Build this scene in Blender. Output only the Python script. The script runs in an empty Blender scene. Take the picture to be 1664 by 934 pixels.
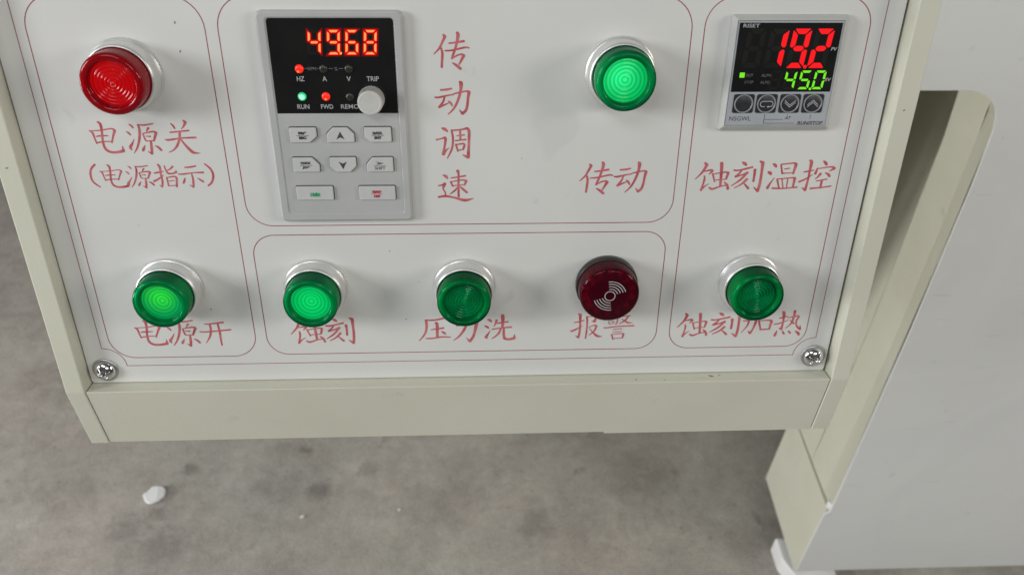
import bpy, bmesh, math, random
from mathutils import Vector, Matrix
random.seed(7)
scene = bpy.context.scene
COL = scene.collection

# ------------------------------------------------------------------ camera
A = math.radians(13.3)          # the control face leans back by this much
CAMZ = 1.10
cam = bpy.data.cameras.new('camera')
camo = bpy.data.objects.new('camera', cam)
COL.objects.link(camo)
cr, cu, cb = (0.9990214, -0.0401344, 0.0185887), (0.0128044, 0.6647053, 0.7469959), (-0.0423362, -0.7460269, 0.6645687)
camo.matrix_world = Matrix(((cr[0], cu[0], cb[0], 0), (cr[1], cu[1], cb[1], 0), (cr[2], cu[2], cb[2], CAMZ), (0, 0, 0, 1)))
cam.sensor_width = 36
cam.lens = 28.77
cam.clip_start = 0.01
cam.clip_end = 200
cam.dof.use_dof = True
cam.dof.focus_distance = 0.37
cam.dof.aperture_fstop = 15
scene.camera = camo

# ------------------------------------------------------------------ light
world = bpy.data.worlds.new('World')
scene.world = world
world.use_nodes = True
world.node_tree.nodes['Background'].inputs[0].default_value = (1.0, 0.97, 0.91, 1)
world.node_tree.nodes['Background'].inputs[1].default_value = 0.105

def area(name, loc, target, sx, sy, power, color):
    l = bpy.data.lights.new(name, 'AREA')
    l.shape = 'RECTANGLE'; l.size = sx; l.size_y = sy; l.energy = power; l.color = color
    o = bpy.data.objects.new(name, l)
    o.location = loc
    o.rotation_euler = (Vector(target) - Vector(loc)).to_track_quat('-Z', 'Y').to_euler()
    COL.objects.link(o)
    return o
area('window_light', (-1.45, -0.33, 1.42), (0, 0.3, 0.85), 0.46, 0.46, 14.5, (0.96, 0.98, 1.0))
area('bay_light', (1.52, -0.36, 1.42), (0, 0.3, 0.85), 0.46, 0.46, 9.2, (1.0, 0.95, 0.86))
area('near_top_light', (-0.42, -0.42, 1.80), (-0.1, 0.35, 0.95), 0.6, 0.3, 3.0, (0.98, 1.0, 0.98))  # added lamp, set close so its falloff dims the plate's lower half
area('door_light', (-2.4, 0.20, 0.52), (0.4, 0.6, 0.35), 0.7, 0.55, 35, (1.0, 0.99, 0.95))
area('hall_light', (0.9, -2.4, 2.6), (0.6, 0.6, 0.4), 1.2, 0.6, 15, (0.95, 0.98, 1.0))

scene.view_settings.view_transform = 'Standard'
scene.view_settings.look = 'None'
scene.view_settings.gamma = 1
scene.view_settings.use_curve_mapping = False
scene.view_settings.exposure = 0.0
scene.render.engine = 'CYCLES'
scene.cycles.max_bounces = 10
scene.cycles.transparent_max_bounces = 16

# ------------------------------------------------------------------ materials
def new_mat(name):
    m = bpy.data.materials.new(name); m.use_nodes = True
    nt = m.node_tree
    return m, nt, nt.nodes['Principled BSDF']

def noise_mat(name, c1, c2, scale=40, rough=0.4, rv=0.08, bump=0.0, bscale=900, metal=0.0, coat=0.0, spec=0.5, detail=4, smudge=0.0):
    m, nt, b = new_mat(name)
    tc = nt.nodes.new('ShaderNodeTexCoord')
    n = nt.nodes.new('ShaderNodeTexNoise'); n.inputs['Scale'].default_value = scale; n.inputs['Detail'].default_value = detail
    r = nt.nodes.new('ShaderNodeMixRGB'); r.inputs[1].default_value = (*c1, 1); r.inputs[2].default_value = (*c2, 1)
    nt.links.new(tc.outputs['Object'], n.inputs['Vector'])
    cr_ = nt.nodes.new('ShaderNodeMapRange'); cr_.inputs[1].default_value = 0.3; cr_.inputs[2].default_value = 0.7
    nt.links.new(n.outputs['Fac'], cr_.inputs[0])
    nt.links.new(cr_.outputs[0], r.inputs[0])
    col = r.outputs[0]; extra = None
    if smudge:
        # handling marks and dust: broad wisps, and a scatter of small scuffs
        def layer(sc, det, dist, lo, hi, amt, src, stretch=(1, 1, 1)):
            mp = nt.nodes.new('ShaderNodeMapping'); mp.inputs['Scale'].default_value = stretch; mp.inputs['Rotation'].default_value = (0.3, 0.4, 0.7)
            nt.links.new(tc.outputs['Object'], mp.inputs[0])
            q = nt.nodes.new('ShaderNodeTexNoise'); q.inputs['Scale'].default_value = sc; q.inputs['Detail'].default_value = det; q.inputs['Distortion'].default_value = dist
            nt.links.new(mp.outputs[0], q.inputs['Vector'])
            g = nt.nodes.new('ShaderNodeMapRange'); g.inputs[1].default_value = lo; g.inputs[2].default_value = hi; g.inputs[3].default_value = 1.0; g.inputs[4].default_value = 1.0-amt
            nt.links.new(q.outputs['Fac'], g.inputs[0])
            x = nt.nodes.new('ShaderNodeMixRGB'); x.blend_type = 'MULTIPLY'; x.inputs[0].default_value = 1.0
            nt.links.new(src, x.inputs[1]); nt.links.new(g.outputs[0], x.inputs[2]); return x.outputs[0], q
        col, q1 = layer(5.5, 5, 1.2, 0.45, 0.75, smudge, col)
        col, q2 = layer(60, 4, 0.3, 0.70, 0.76, smudge*1.8, col)
        col, q3 = layer(22, 2, 0.0, 0.70, 0.74, smudge*1.2, col, (1, 1, 9))
        extra = q1
    nt.links.new(col, b.inputs['Base Color'])
    mr = nt.nodes.new('ShaderNodeMapRange'); mr.inputs[3].default_value = rough - rv; mr.inputs[4].default_value = rough + rv
    nt.links.new((extra or n).outputs['Fac'], mr.inputs[0]); nt.links.new(mr.outputs[0], b.inputs['Roughness'])
    b.inputs['Metallic'].default_value = metal
    b.inputs['Coat Weight'].default_value = coat
    b.inputs['Specular IOR Level'].default_value = spec
    if bump:
        n2 = nt.nodes.new('ShaderNodeTexNoise'); n2.inputs['Scale'].default_value = bscale; n2.inputs['Detail'].default_value = 3
        nt.links.new(tc.outputs['Object'], n2.inputs['Vector'])
        bp = nt.nodes.new('ShaderNodeBump'); bp.inputs['Strength'].default_value = bump; bp.inputs['Distance'].default_value = 0.0002
        nt.links.new(n2.outputs['Fac'], bp.inputs['Height']); nt.links.new(bp.outputs[0], b.inputs['Normal'])
    return m

def emit_mat(name, col, strength, rough=0.3):
    m, nt, b = new_mat(name)
    b.inputs['Base Color'].default_value = (col[0]*.08, col[1]*.08, col[2]*.08, 1)
    b.inputs['Emission Color'].default_value = (*col, 1)
    b.inputs['Emission Strength'].default_value = strength
    b.inputs['Roughness'].default_value = rough
    return m

def lens_mat(name, tint, body, mix, rough=0.12):
    """thin-walled tinted plastic: part of the light goes through, part is scattered, the surface is glossy"""
    m, nt, b = new_mat(name)
    b.inputs['Base Color'].default_value = (*body, 1); b.inputs['Roughness'].default_value = rough
    b.inputs['Specular IOR Level'].default_value = 0.6
    t = nt.nodes.new('ShaderNodeBsdfTransparent'); t.inputs[0].default_value = (*tint, 1)
    mx = nt.nodes.new('ShaderNodeMixShader')
    fr = nt.nodes.new('ShaderNodeFresnel'); fr.inputs[0].default_value = 1.45
    ma = nt.nodes.new('ShaderNodeMath'); ma.operation = 'ADD'; ma.inputs[1].default_value = mix; ma.use_clamp = True
    nt.links.new(fr.outputs[0], ma.inputs[0]); nt.links.new(ma.outputs[0], mx.inputs[0])
    nt.links.new(t.outputs[0], mx.inputs[1]); nt.links.new(b.outputs[0], mx.inputs[2])
    nt.links.new(mx.outputs[0], nt.nodes['Material Output'].inputs[0])
    return m

M = {}
M['plate'] = noise_mat('face_plate_white', (0.665, 0.668, 0.65), (0.71, 0.708, 0.685), 14, 0.33, 0.10, 0.10, 500, smudge=0.05)
M['cream'] = noise_mat('cream_powder_coat', (0.59, 0.585, 0.485), (0.64, 0.635, 0.54), 9, 0.38, 0.10, 0.35, 700, smudge=0.07)
M['cool'] = noise_mat('cool_lit_coat', (0.73, 0.745, 0.745), (0.77, 0.785, 0.78), 4, 0.40, 0.12, 0.3, 600, smudge=0.07)  # front sheet: the coolness of the light on it is painted into the colour
M['white_block'] = noise_mat('white_foot', (0.78, 0.79, 0.80), (0.85, 0.85, 0.86), 30, 0.4)
M['chrome'] = noise_mat('chrome', (0.80, 0.80, 0.80), (0.86, 0.86, 0.86), 300, 0.12, 0.04, metal=1.0)
M['satin'] = noise_mat('satin_chrome', (0.66, 0.66, 0.65), (0.72, 0.72, 0.71), 60, 0.34, 0.03, metal=0.6)
M['screw'] = noise_mat('bright_steel', (0.62, 0.62, 0.63), (0.72, 0.72, 0.73), 400, 0.10, 0.05, metal=1.0)
M['washer'] = noise_mat('dull_washer', (0.40, 0.40, 0.40), (0.50, 0.50, 0.49), 400, 0.4, 0.1, metal=0.8)
M['keygrey'] = noise_mat('keypad_grey', (0.42, 0.43, 0.43), (0.46, 0.465, 0.46), 60, 0.45, 0.05, 0.2, 2500)
M['keybtn'] = noise_mat('key_grey', (0.50, 0.505, 0.50), (0.55, 0.55, 0.54), 120, 0.42, 0.05, 0.1, 2500)
M['knob'] = noise_mat('knob_pale', (0.50, 0.50, 0.475), (0.57, 0.57, 0.54), 200, 0.5, 0.06, 0.2, 1500)
M['black'] = noise_mat('black_window', (0.007, 0.008, 0.008), (0.012, 0.012, 0.012), 80, 0.22, 0.06, spec=0.35)
M['blackp'] = noise_mat('black_plastic', (0.015, 0.015, 0.014), (0.03, 0.028, 0.024), 150, 0.35, 0.08)
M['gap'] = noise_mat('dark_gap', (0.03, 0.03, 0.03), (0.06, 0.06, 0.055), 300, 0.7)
M['tcgrey'] = noise_mat('controller_bezel', (0.44, 0.45, 0.44), (0.50, 0.505, 0.49), 80, 0.4, 0.05, 0.1, 1500)
M['tcface'] = noise_mat('controller_face', (0.36, 0.385, 0.42), (0.41, 0.435, 0.465), 80, 0.35, 0.05, 0.1, 1500)
M['tckey'] = noise_mat('controller_key', (0.018, 0.019, 0.024), (0.032, 0.033, 0.04), 200, 0.4, 0.06)
M['printw'] = noise_mat('white_print', (0.36, 0.37, 0.38), (0.48, 0.48, 0.48), 900, 0.5)
M['printdim'] = noise_mat('dim_print', (0.10, 0.105, 0.11), (0.19, 0.19, 0.19), 900, 0.5)
M['printk'] = noise_mat('dark_print', (0.035, 0.037, 0.045), (0.07, 0.07, 0.08), 900, 0.5)
M['printg'] = noise_mat('green_print', (0.05, 0.30, 0.15), (0.09, 0.40, 0.22), 900, 0.5)
M['printr'] = noise_mat('red_print', (0.42, 0.04, 0.08), (0.52, 0.08, 0.12), 900, 0.5)
M['ringgrey'] = noise_mat('ring_grey', (0.20, 0.20, 0.21), (0.28, 0.28, 0.29), 300, 0.35)
M['letter'] = noise_mat('red_lettering', (0.44, 0.065, 0.085), (0.60, 0.19, 0.20), 260, 0.4, 0.05, detail=6)
M['line'] = noise_mat('red_rule', (0.26, 0.045, 0.06), (0.36, 0.13, 0.13), 40, 0.4)
M['speck'] = noise_mat('dirt_speck', (0.16, 0.15, 0.12), (0.28, 0.26, 0.21), 300, 0.8)
M['diff_off'] = noise_mat('lamp_diffuser', (0.55, 0.6, 0.55), (0.62, 0.66, 0.6), 200, 0.4)
M['lens_green'] = lens_mat('green_lens', (0.06, 0.88, 0.55), (0.0, 0.24, 0.11), 0.16)
M['lens_green_off'] = lens_mat('green_lens_unlit', (0.03, 0.80, 0.48), (0.0, 0.17, 0.08), 0.12, 0.05)
M['body_green'] = noise_mat('green_lens_wall', (0.0, 0.34, 0.15), (0.0, 0.42, 0.20), 90, 0.3)
M['body_red'] = noise_mat('red_lens_wall', (0.36, 0.004, 0.012), (0.46, 0.006, 0.016), 90, 0.3)
M['rib'] = noise_mat('sounder_rib', (0.35, 0.02, 0.04), (0.5, 0.03, 0.06), 90, 0.3)
M['lens_red'] = lens_mat('red_lens', (0.85, 0.02, 0.02), (0.42, 0.004, 0.012), 0.42)
M['lens_buzzer'] = lens_mat('dark_red_lens', (0.62, 0.012, 0.05), (0.14, 0.004, 0.022), 0.24)
M['seg_red'] = emit_mat('segment_red', (1.0, 0.008, 0.012), 0.95)
M['seg_green'] = emit_mat('segment_green', (0.19, 0.86, 0.02), 0.95)
M['seg_halo'] = emit_mat('segment_red_edge', (1.0, 0.006, 0.006), 1.0)
M['seg_hot'] = emit_mat('segment_hot', (1.0, 0.26, 0.07), 1.5)
M['seg_off'] = noise_mat('unlit_segment', (0.0095, 0.0095, 0.0095), (0.0125, 0.012, 0.012), 80, 0.3)
M['seg_bloom'] = emit_mat('segment_bloom', (0.16, 0.0, 0.0), 1.0)  # camera bloom round the lit digits, imitated by dim glowing outlines
M['led_red'] = emit_mat('led_red', (1.0, 0.02, 0.01), 1.0)
M['led_hot'] = emit_mat('led_orange_core', (1.0, 0.20, 0.03), 1.2)
M['led_green'] = emit_mat('led_green', (0.02, 0.62, 0.22), 1.0)
M['led_gwhite'] = emit_mat('led_green_core', (0.42, 1.0, 0.72), 1.1)
M['led_off'] = noise_mat('led_off', (0.02, 0.018, 0.014), (0.035, 0.03, 0.022), 300, 0.3)

# ------------------------------------------------------------------ mesh helpers (all in millimetres)
K = 0.001
class MB:
    def __init__(s): s.v = []; s.f = []; s.sm = []
    def add(s, v, f, smooth=False):
        b = len(s.v); s.v += [tuple(p) for p in v]
        for q in f: s.f.append(tuple(i + b for i in q)); s.sm.append(smooth)
        return s
    def box(s, x0, x1, y0, y1, z0, z1):
        v = [(x, y, z) for z in (z0, z1) for y in (y0, y1) for x in (x0, x1)]
        return s.add(v, [(0, 2, 3, 1), (4, 5, 7, 6), (0, 1, 5, 4), (2, 6, 7, 3), (0, 4, 6, 2), (1, 3, 7, 5)])
    def prism(s, poly, z0, z1, bev=0.0, steps=2, axis='z', closed_back=True):
        """poly counter-clockwise; top edge rounded by bev"""
        if sum(poly[i-1][0]*poly[i][1] - poly[i][0]*poly[i-1][1] for i in range(len(poly))) < 0: poly = poly[::-1]
        n = len(poly); rings = [(0, z0)]
        if bev > 0:
            for k in range(steps + 1):
                a = k / steps * math.pi / 2
                rings.append((bev * (1 - math.cos(a)), z1 - bev + bev * math.sin(a)))
        else: rings.append((0, z1))
        v = []
        for ins, z in rings:
            for p in inset(poly, ins): v.append((p[0], p[1], z))
        f = []
        for r in range(len(rings) - 1):
            for i in range(n):
                j = (i + 1) % n
                f.append((r*n + i, r*n + j, (r+1)*n + j, (r+1)*n + i))
        f.append(tuple(range((len(rings)-1)*n, len(rings)*n)))
        if closed_back: f.append(tuple(reversed(range(n))))
        if axis == 'x': v = [(z, x, y) for x, y, z in v]
        if axis == 'y': v = [(x, z, y) for x, y, z in v]; f = [tuple(reversed(q)) for q in f]
        return s.add(v, f)
    def lathe(s, prof, seg=64, smooth=True, knurl=None):
        v = []; f = []; n = len(prof)
        for i in range(seg):
            a = 2*math.pi*i/seg
            for k, (r, z) in enumerate(prof):
                if knurl and knurl[0] <= k <= knurl[1] and i % 2: r -= knurl[2]
                v.append((r*math.cos(a), r*math.sin(a), z))
        for i in range(seg):
            j = (i+1) % seg
            for k in range(n-1):
                f.append((i*n+k, j*n+k, j*n+k+1, i*n+k+1))
        s.add(v, f, smooth)
        return s
    def ribbon(s, pts, z, closed=False, w=None):
        """pts (x,y,width)"""
        P = [Vector((p[0], p[1])) for p in pts]; W = [(p[2] if w is None else w) for p in pts]
        n = len(P); L = []; R = []
        for i in range(n):
            a = P[(i-1) % n] if (closed or i > 0) else P[i]
            b = P[(i+1) % n] if (closed or i < n-1) else P[i]
            if closed or 0 < i < n-1:
                d1 = (P[i]-a).normalized(); d2 = (b-P[i]).normalized(); d = (d1+d2)
                if d.length < 1e-6: d = d1
                d.normalize(); k = 1/max(0.6, d.dot(d1))
            else: d = (b-a).normalized(); k = 1
            nn = Vector((-d.y, d.x)) * W[i]*0.5*k
            L.append(P[i]+nn); R.append(P[i]-nn)
        v = [(q.x, q.y, z) for q in L] + [(q.x, q.y, z) for q in R]
        f = [(i, i+n, (i+1) % n + n, (i+1) % n) for i in range(n if closed else n-1)]
        return s.add(v, f)
    def disc(s, x, y, r, z, seg=12, ry=None, rot=0, wob=0):
        v = []
        for i in range(seg):
            a = 2*math.pi*i/seg; k = 1 + random.uniform(-wob, wob)
            px, py = r*k*math.cos(a), (ry or r)*k*math.sin(a)
            v.append((x+px*math.cos(rot)-py*math.sin(rot), y+px*math.sin(rot)+py*math.cos(rot), z))
        return s.add(v, [tuple(range(seg))])
    def poly(s, pts, z):
        if sum(pts[i-1][0]*pts[i][1] - pts[i][0]*pts[i-1][1] for i in range(len(pts))) < 0: pts = pts[::-1]
        return s.add([(p[0], p[1], z) for p in pts], [tuple(range(len(pts)))])
    def build(s, name, mat, parent=None, off=None, bevel=0, kind=None, label=None):
        me = bpy.data.meshes.new(name)
        me.from_pydata([(x*K, y*K, z*K) for x, y, z in s.v], [], s.f)
        me.polygons.foreach_set('use_smooth', s.sm)
        if bevel:
            bm = bmesh.new(); bm.from_mesh(me)
            bmesh.ops.remove_doubles(bm, verts=bm.verts, dist=1e-6)
            bmesh.ops.recalc_face_normals(bm, faces=bm.faces)
            ed = [e for e in bm.edges if len(e.link_faces) == 2 and e.calc_face_angle(0) > 0.15]
            bmesh.ops.bevel(bm, geom=ed, offset=bevel*K, segments=3, profile=0.5, affect='EDGES', clamp_overlap=True)
            bm.to_mesh(me); bm.free()
        me.update()
        me.materials.append(M[mat] if isinstance(mat, str) else mat)
        o = bpy.data.objects.new(name, me); COL.objects.link(o)
        if parent: o.parent = parent
        if off: o.location = (off[0]*K, off[1]*K, off[2]*K)
        if kind: o['kind'] = kind
        if label: o['label'] = label
        return o

def inset(poly, d):
    if d == 0: return poly
    n = len(poly); out = []
    for i in range(n):
        a, b, c = Vector(poly[i-1]), Vector(poly[i]), Vector(poly[(i+1) % n])
        d1 = (b-a).normalized(); d2 = (c-b).normalized()
        n1 = Vector((-d1.y, d1.x)); n2 = Vector((-d2.y, d2.x)); m = n1+n2
        if m.length < 1e-6: m = n1
        m.normalize(); k = d/max(0.3, m.dot(n1))
        out.append((b.x+m.x*k, b.y+m.y*k))
    return out

def rrect(x0, x1, y0, y1, r, seg=6):
    rs = r if isinstance(r, (tuple, list)) else (r,)*4      # order: x1y0, x1y1, x0y1, x0y0
    out = []
    for (cx, cy, a0), q in zip(((x1, y0, -90), (x1, y1, 0), (x0, y1, 90), (x0, y0, 180)), rs):
        sx = -1 if cx == x1 else 1; sy = 1 if cy == y0 else -1
        if q <= 0: out.append((cx, cy)); continue
        for k in range(seg+1):
            a = math.radians(a0 + 90*k/seg)
            out.append((cx+sx*q+q*math.cos(a), cy+sy*q+q*math.sin(a)))
    return out

def rpoly(pts, r, seg=3):
    """round the corners of a polygon"""
    n = len(pts); out = []
    for i in range(n):
        a, b, c = Vector(pts[i-1]), Vector(pts[i]), Vector(pts[(i+1) % n])
        q = min(r, (a-b).length*.45, (c-b).length*.45)
        p = b+(a-b).normalized()*q; s_ = b+(c-b).normalized()*q
        for k in range(seg+1):
            t = k/seg; o = p*(1-t)**2 + b*2*t*(1-t) + s_*t*t; out.append((o.x, o.y))
    return out

def thing(name, label, cat, X, Y, h=0, group=None, rot=0):
    """an Empty on the control face at panel coordinates X right, Y down (mm from the point opposite the camera)"""
    o = bpy.data.objects.new(name, None); COL.objects.link(o)
    o.empty_display_size = 0.01
    o.location = P2W(X, Y, h)
    o.rotation_euler = (math.pi/2 - A, 0, 0)
    if rot: o.rotation_euler = (Matrix.Rotation(math.pi/2 - A, 3, 'X') @ Matrix.Rotation(rot, 3, 'Z')).to_euler()
    o['label'] = label; o['category'] = cat
    if group: o['group'] = group
    return o

D = 340.0
def P2W(X, Y, h):
    return Vector((X*K, ((D-h)*math.cos(A) - Y*math.sin(A))*K, CAMZ - (Y*math.cos(A) + (D-h)*math.sin(A))*K))

def text(s, x0, y0, x1, y1, z, mat, parent, name='lettering', shear=0.0, bold=0.0, label=None):
    """flat print fitted in the box x0..x1, y0..y1 (y up)"""
    cu_ = bpy.data.curves.new('t', 'FONT'); cu_.body = s; cu_.size = 0.01; cu_.shear = shear; cu_.offset = bold
    cu_.resolution_u = 3
    o = bpy.data.objects.new('t', cu_); COL.objects.link(o)
    bpy.context.view_layer.update()
    me = bpy.data.meshes.new_from_object(o.evaluated_get(bpy.context.evaluated_depsgraph_get()))
    bpy.data.objects.remove(o)
    vs = [v.co for v in me.vertices]
    ax, bx = min(v.x for v in vs), max(v.x for v in vs); ay, by = min(v.y for v in vs), max(v.y for v in vs)
    for v in me.vertices:
        v.co = ((x0 + (v.co.x-ax)/(bx-ax)*(x1-x0))*K, (y0 + (v.co.y-ay)/max(1e-6, by-ay)*(y1-y0))*K, z*K)
    me.name = name; me.materials.clear(); me.materials.append(M[mat])
    ob = bpy.data.objects.new(name, me); COL.objects.link(ob); ob.parent = parent
    if label: ob['label'] = label
    return ob

# ------------------------------------------------------------------ floor
def floor_mat():
    m, nt, b = new_mat('worn_concrete')
    N = nt.nodes; L = nt.links
    tc = N.new('ShaderNodeTexCoord')
    def noise(sc, det, rough=0.6, dist=0.0):
        n = N.new('ShaderNodeTexNoise'); n.inputs['Scale'].default_value = sc; n.inputs['Detail'].default_value = det
        n.inputs['Roughness'].default_value = rough; n.inputs['Distortion'].default_value = dist
        L.new(tc.outputs['Object'], n.inputs['Vector']); return n
    def ramp(src, p0, c0, p1, c1):
        r = N.new('ShaderNodeValToRGB'); e = r.color_ramp.elements
        e[0].position = p0; e[0].color = c0; e[1].position = p1; e[1].color = c1
        L.new(src, r.inputs[0]); return r
    def mul(a, bb, f=1.0, mode='MULTIPLY'):
        x = N.new('ShaderNodeMixRGB'); x.blend_type = mode; x.inputs[0].default_value = f
        L.new(a, x.inputs[1]); L.new(bb, x.inputs[2]); return x
    base = ramp(noise(11, 10, 0.66, 0.25).outputs['Fac'], 0.28, (0.395, 0.375, 0.352, 1), 0.72, (0.55, 0.528, 0.50, 1))
    fine = ramp(noise(55, 6, 0.7, 0.5).outputs['Fac'], 0.28, (0.82, 0.81, 0.81, 1), 0.66, (1.06, 1.06, 1.05, 1))
    spots = ramp(noise(17, 4, 0.6, 0.4).outputs['Fac'], 0.27, (0.66, 0.64, 0.63, 1), 0.36, (1, 1, 1, 1))
    broad = ramp(noise(2.6, 3, 0.55, 0.6).outputs['Fac'], 0.35, (0.84, 0.83, 0.83, 1), 0.60, (1.05, 1.05, 1.04, 1))
    grit = ramp(noise(420, 3, 0.8).outputs['Fac'], 0.30, (0.60, 0.60, 0.59, 1), 0.70, (1.28, 1.27, 1.25, 1))
    pur = ramp(noise(3.1, 3, 0.5, 0.2).outputs['Fac'], 0.4, (1.0, 0.965, 0.965, 1), 0.6, (0.97, 1.0, 0.985, 1))
    vo = N.new('ShaderNodeTexVoronoi'); vo.inputs['Scale'].default_value = 26; L.new(tc.outputs['Object'], vo.inputs['Vector'])
    pits = ramp(vo.outputs['Distance'], 0.045, (0.55, 0.53, 0.52, 1), 0.10, (1, 1, 1, 1))
    c = mul(base.outputs[0], fine.outputs[0]); c = mul(c.outputs[0], spots.outputs[0]); c = mul(c.outputs[0], pur.outputs[0]); c = mul(c.outputs[0], pits.outputs[0], 0.5); c = mul(c.outputs[0], broad.outputs[0]); c = mul(c.outputs[0], grit.outputs[0])
    # stains where the photograph shows them
    wob = noise(38, 4, 0.6)
    def stain(x, y, rx, ry, amt):
        nonlocal c
        mp = N.new('ShaderNodeMapping'); mp.inputs['Location'].default_value = (-x*K/(rx*K), -y*K/(ry*K), 0); mp.inputs['Scale'].default_value = (1/(rx*K), 1/(ry*K), 0)
        ln = N.new('ShaderNodeVectorMath'); ln.operation = 'LENGTH'; L.new(tc.outputs['Object'], mp.inputs[0]); L.new(mp.outputs[0], ln.inputs[0])
        ad = N.new('ShaderNodeMath'); ad.operation = 'MULTIPLY_ADD'; ad.inputs[1].default_value = 2.2; L.new(wob.outputs['Fac'], ad.inputs[0]); L.new(ln.outputs['Value'], ad.inputs[2])
        g = N.new('ShaderNodeMapRange'); g.inputs[1].default_value = 1.55; g.inputs[2].default_value = 2.35; g.inputs[3].default_value = 1-amt; g.inputs[4].default_value = 1.0
        L.new(ad.outputs[0], g.inputs[0]); c = mul(c.outputs[0], g.outputs[0])
    for st_ in ((-254, 762, 24, 20, .30), (-178, 800, 18, 16, .24), (85, 690, 26, 34, .22), (-462, 806, 14, 12, .34), (-470, 668, 30, 30, .22), (-330, 770, 60, 26, .14), (-95, 735, 70, 40, .12), (-700, 1010, 70, 90, .18), (-780, 1180, 60, 50, .16), (-640, 770, 60, 45, .15), (260, 760, 70, 60, .14), (-540, 700, 28, 24, .2)):
        stain(*st_)
    # pale scratch-like streaks
    wv = N.new('ShaderNodeMapping'); wv.inputs['Scale'].default_value = (2, 26, 1); wv.inputs['Rotation'].default_value = (0, 0, 0.5)
    L.new(tc.outputs['Object'], wv.inputs[0])
    ns = N.new('ShaderNodeTexNoise'); ns.inputs['Scale'].default_value = 1.6; ns.inputs['Detail'].default_value = 2; L.new(wv.outputs[0], ns.inputs['Vector'])
    st = ramp(ns.outputs['Fac'], 0.70, (0, 0, 0, 1), 0.76, (0.06, 0.06, 0.06, 1))
    c = mul(c.outputs[0], st.outputs[0], 1.0, 'ADD')
    L.new(c.outputs[0], b.inputs['Base Color'])
    b.inputs['Roughness'].default_value = 0.55
    bmp = N.new('ShaderNodeBump'); bmp.inputs['Strength'].default_value = 0.35; bmp.inputs['Distance'].default_value = 0.004
    L.new(fine.outputs[0], bmp.inputs['Height']); L.new(bmp.outputs[0], b.inputs['Normal'])
    return m
M['floor'] = floor_mat()
MB().add([(-20000, -20000, 0), (20000, -20000, 0), (20000, 20000, 0), (-20000, 20000, 0)], [(0, 1, 2, 3)]).build('floor', 'floor', kind='structure')

# ------------------------------------------------------------------ etching machine behind (world mm)
mach = bpy.data.objects.new('etching_machine', None); COL.objects.link(mach); mach.location = (0.60, 0.576, 0)
mach['label'] = 'large cream sheet metal machine with cool-lit front behind the control box'
mach['category'] = 'machine'
def wm(mb, name, mat, **k):
    """world millimetres to the machine's own origin"""
    mb.v = [(x-600, y-576, z) for x, y, z in mb.v]
    return mb.build(name, mat, mach, **k)
# front sheet with the rounded opening; outline in x,z
op = [(-430, 1330), (-430, 790), (391, 790.5)]
cx, cz, r = 391.0, 753.5, 37.0
op += [(cx+r*math.sin(math.radians(t))+ (1.0 if t == 90 else 0), cz+r*math.cos(math.radians(t))) for t in range(9, 91, 9)]
op += [(433, 700), (440.5, 520), (449, 196), (442.5, 188), (441.5, 49), (1300, 43), (1300, 1330)]
mb = MB(); mb.prism([(x, z) for x, z in op], 576, 578.2, axis='y'); wm(mb, 'front_panel', 'cool', bevel=0.3)
def xe(zq):
    """x of the opening edge at height zq: the sheet leans a little"""
    return 433 + (700-zq)/504*16 if zq < 700 else 433 - (zq-700)*0.09
def tap(zq): return max(0.08, min(1.0, (zq-196)/254))
# flange folded back round the opening, then the post and the deeper wall of the leg
prof = [(x, zq) for x, zq in op[2:13]] + [(xe(620), 620), (xe(450), 450), (xe(196), 196)]
v = []; f = []
for (x, zq) in prof:
    up = max(0.0, min(1.0, (zq-720)/70))
    v += [(x+0.5, 578.3, zq+0.5*up), (x+1.4, 581, zq+1.6*up), (x+9*tap(zq), 606, zq+4.5*up)]
for i in range(len(prof)-1):
    for k_ in (0, 1): f.append((3*i+k_, 3*i+k_+1, 3*i+k_+4, 3*i+k_+3))
mb = MB().add(v, f, True); wm(mb, 'opening_flange', 'cream')
def wall(mb, za, zb, y0_, y1_, d0, d1=None, tp=True):
    """left facing wall strip between heights za and zb, set d0 (front) and d1 (back) behind the opening edge"""
    d1 = d0 if d1 is None else d1
    ka, kb = tap(za), tap(zb)
    mb.add([(xe(za)+d0*ka, y0_, za), (xe(za)+d1*ka, y1_, za), (xe(zb)+d1*kb, y1_, zb), (xe(zb)+d0*kb, y0_, zb)], [(0, 1, 2, 3)])
mb = MB()
for za, zb in ((196, 450), (450, 700), (700, 800)):
    wall(mb, za, zb, 605.5, 654, 8.8); wall(mb, za, zb, 654, 655, 8.8, 10)
wm(mb, 'inner_post', 'cream')
mb = MB()
zs = [196, 300, 380, 450, 520, 600, 700, 800]
dd = [9.6, 9.6, 10, 16, 26, 38, 46, 46]
for k in range(len(zs)-1):
    za, zb, da, db = zs[k], zs[k+1], dd[k], dd[k+1]
    xa, xb = xe(za)+da*tap(za), xe(zb)+db*tap(zb)
    mb.add([(xa, 655.5, za), (xa, 1400, za), (xb, 1400, zb), (xb, 655.5, zb)], [(0, 1, 2, 3)], True)
    mb.add([(xe(za)+9*tap(za), 655.2, za), (xa, 655.6, za), (xb, 655.6, zb), (xe(zb)+9*tap(zb), 655.2, zb)], [(0, 1, 2, 3)])
wm(mb, 'inner_wall', 'cream')
mb = MB().box(441.8, 1299, 580, 738, 40, 194.5); mb.v = [(x + ((2.5 if y > 600 else 0) + (4 if z > 100 else 0) if x < 500 else 0), y, z) for x, y, z in mb.v]
wm(mb, 'lower_side_panel', 'cream', bevel=1.0)
mb = MB().prism(rpoly([(446, 584), (450, 579), (454, 583), (449, 590)], 1.2), 190, 205, bev=1)
wm(mb, 'corner_clip', 'white_block')
mb = MB().box(-429, 1299, 578.6, 1400, 800, 1329); wm(mb, 'tank_body', 'cream', bevel=2)
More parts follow.
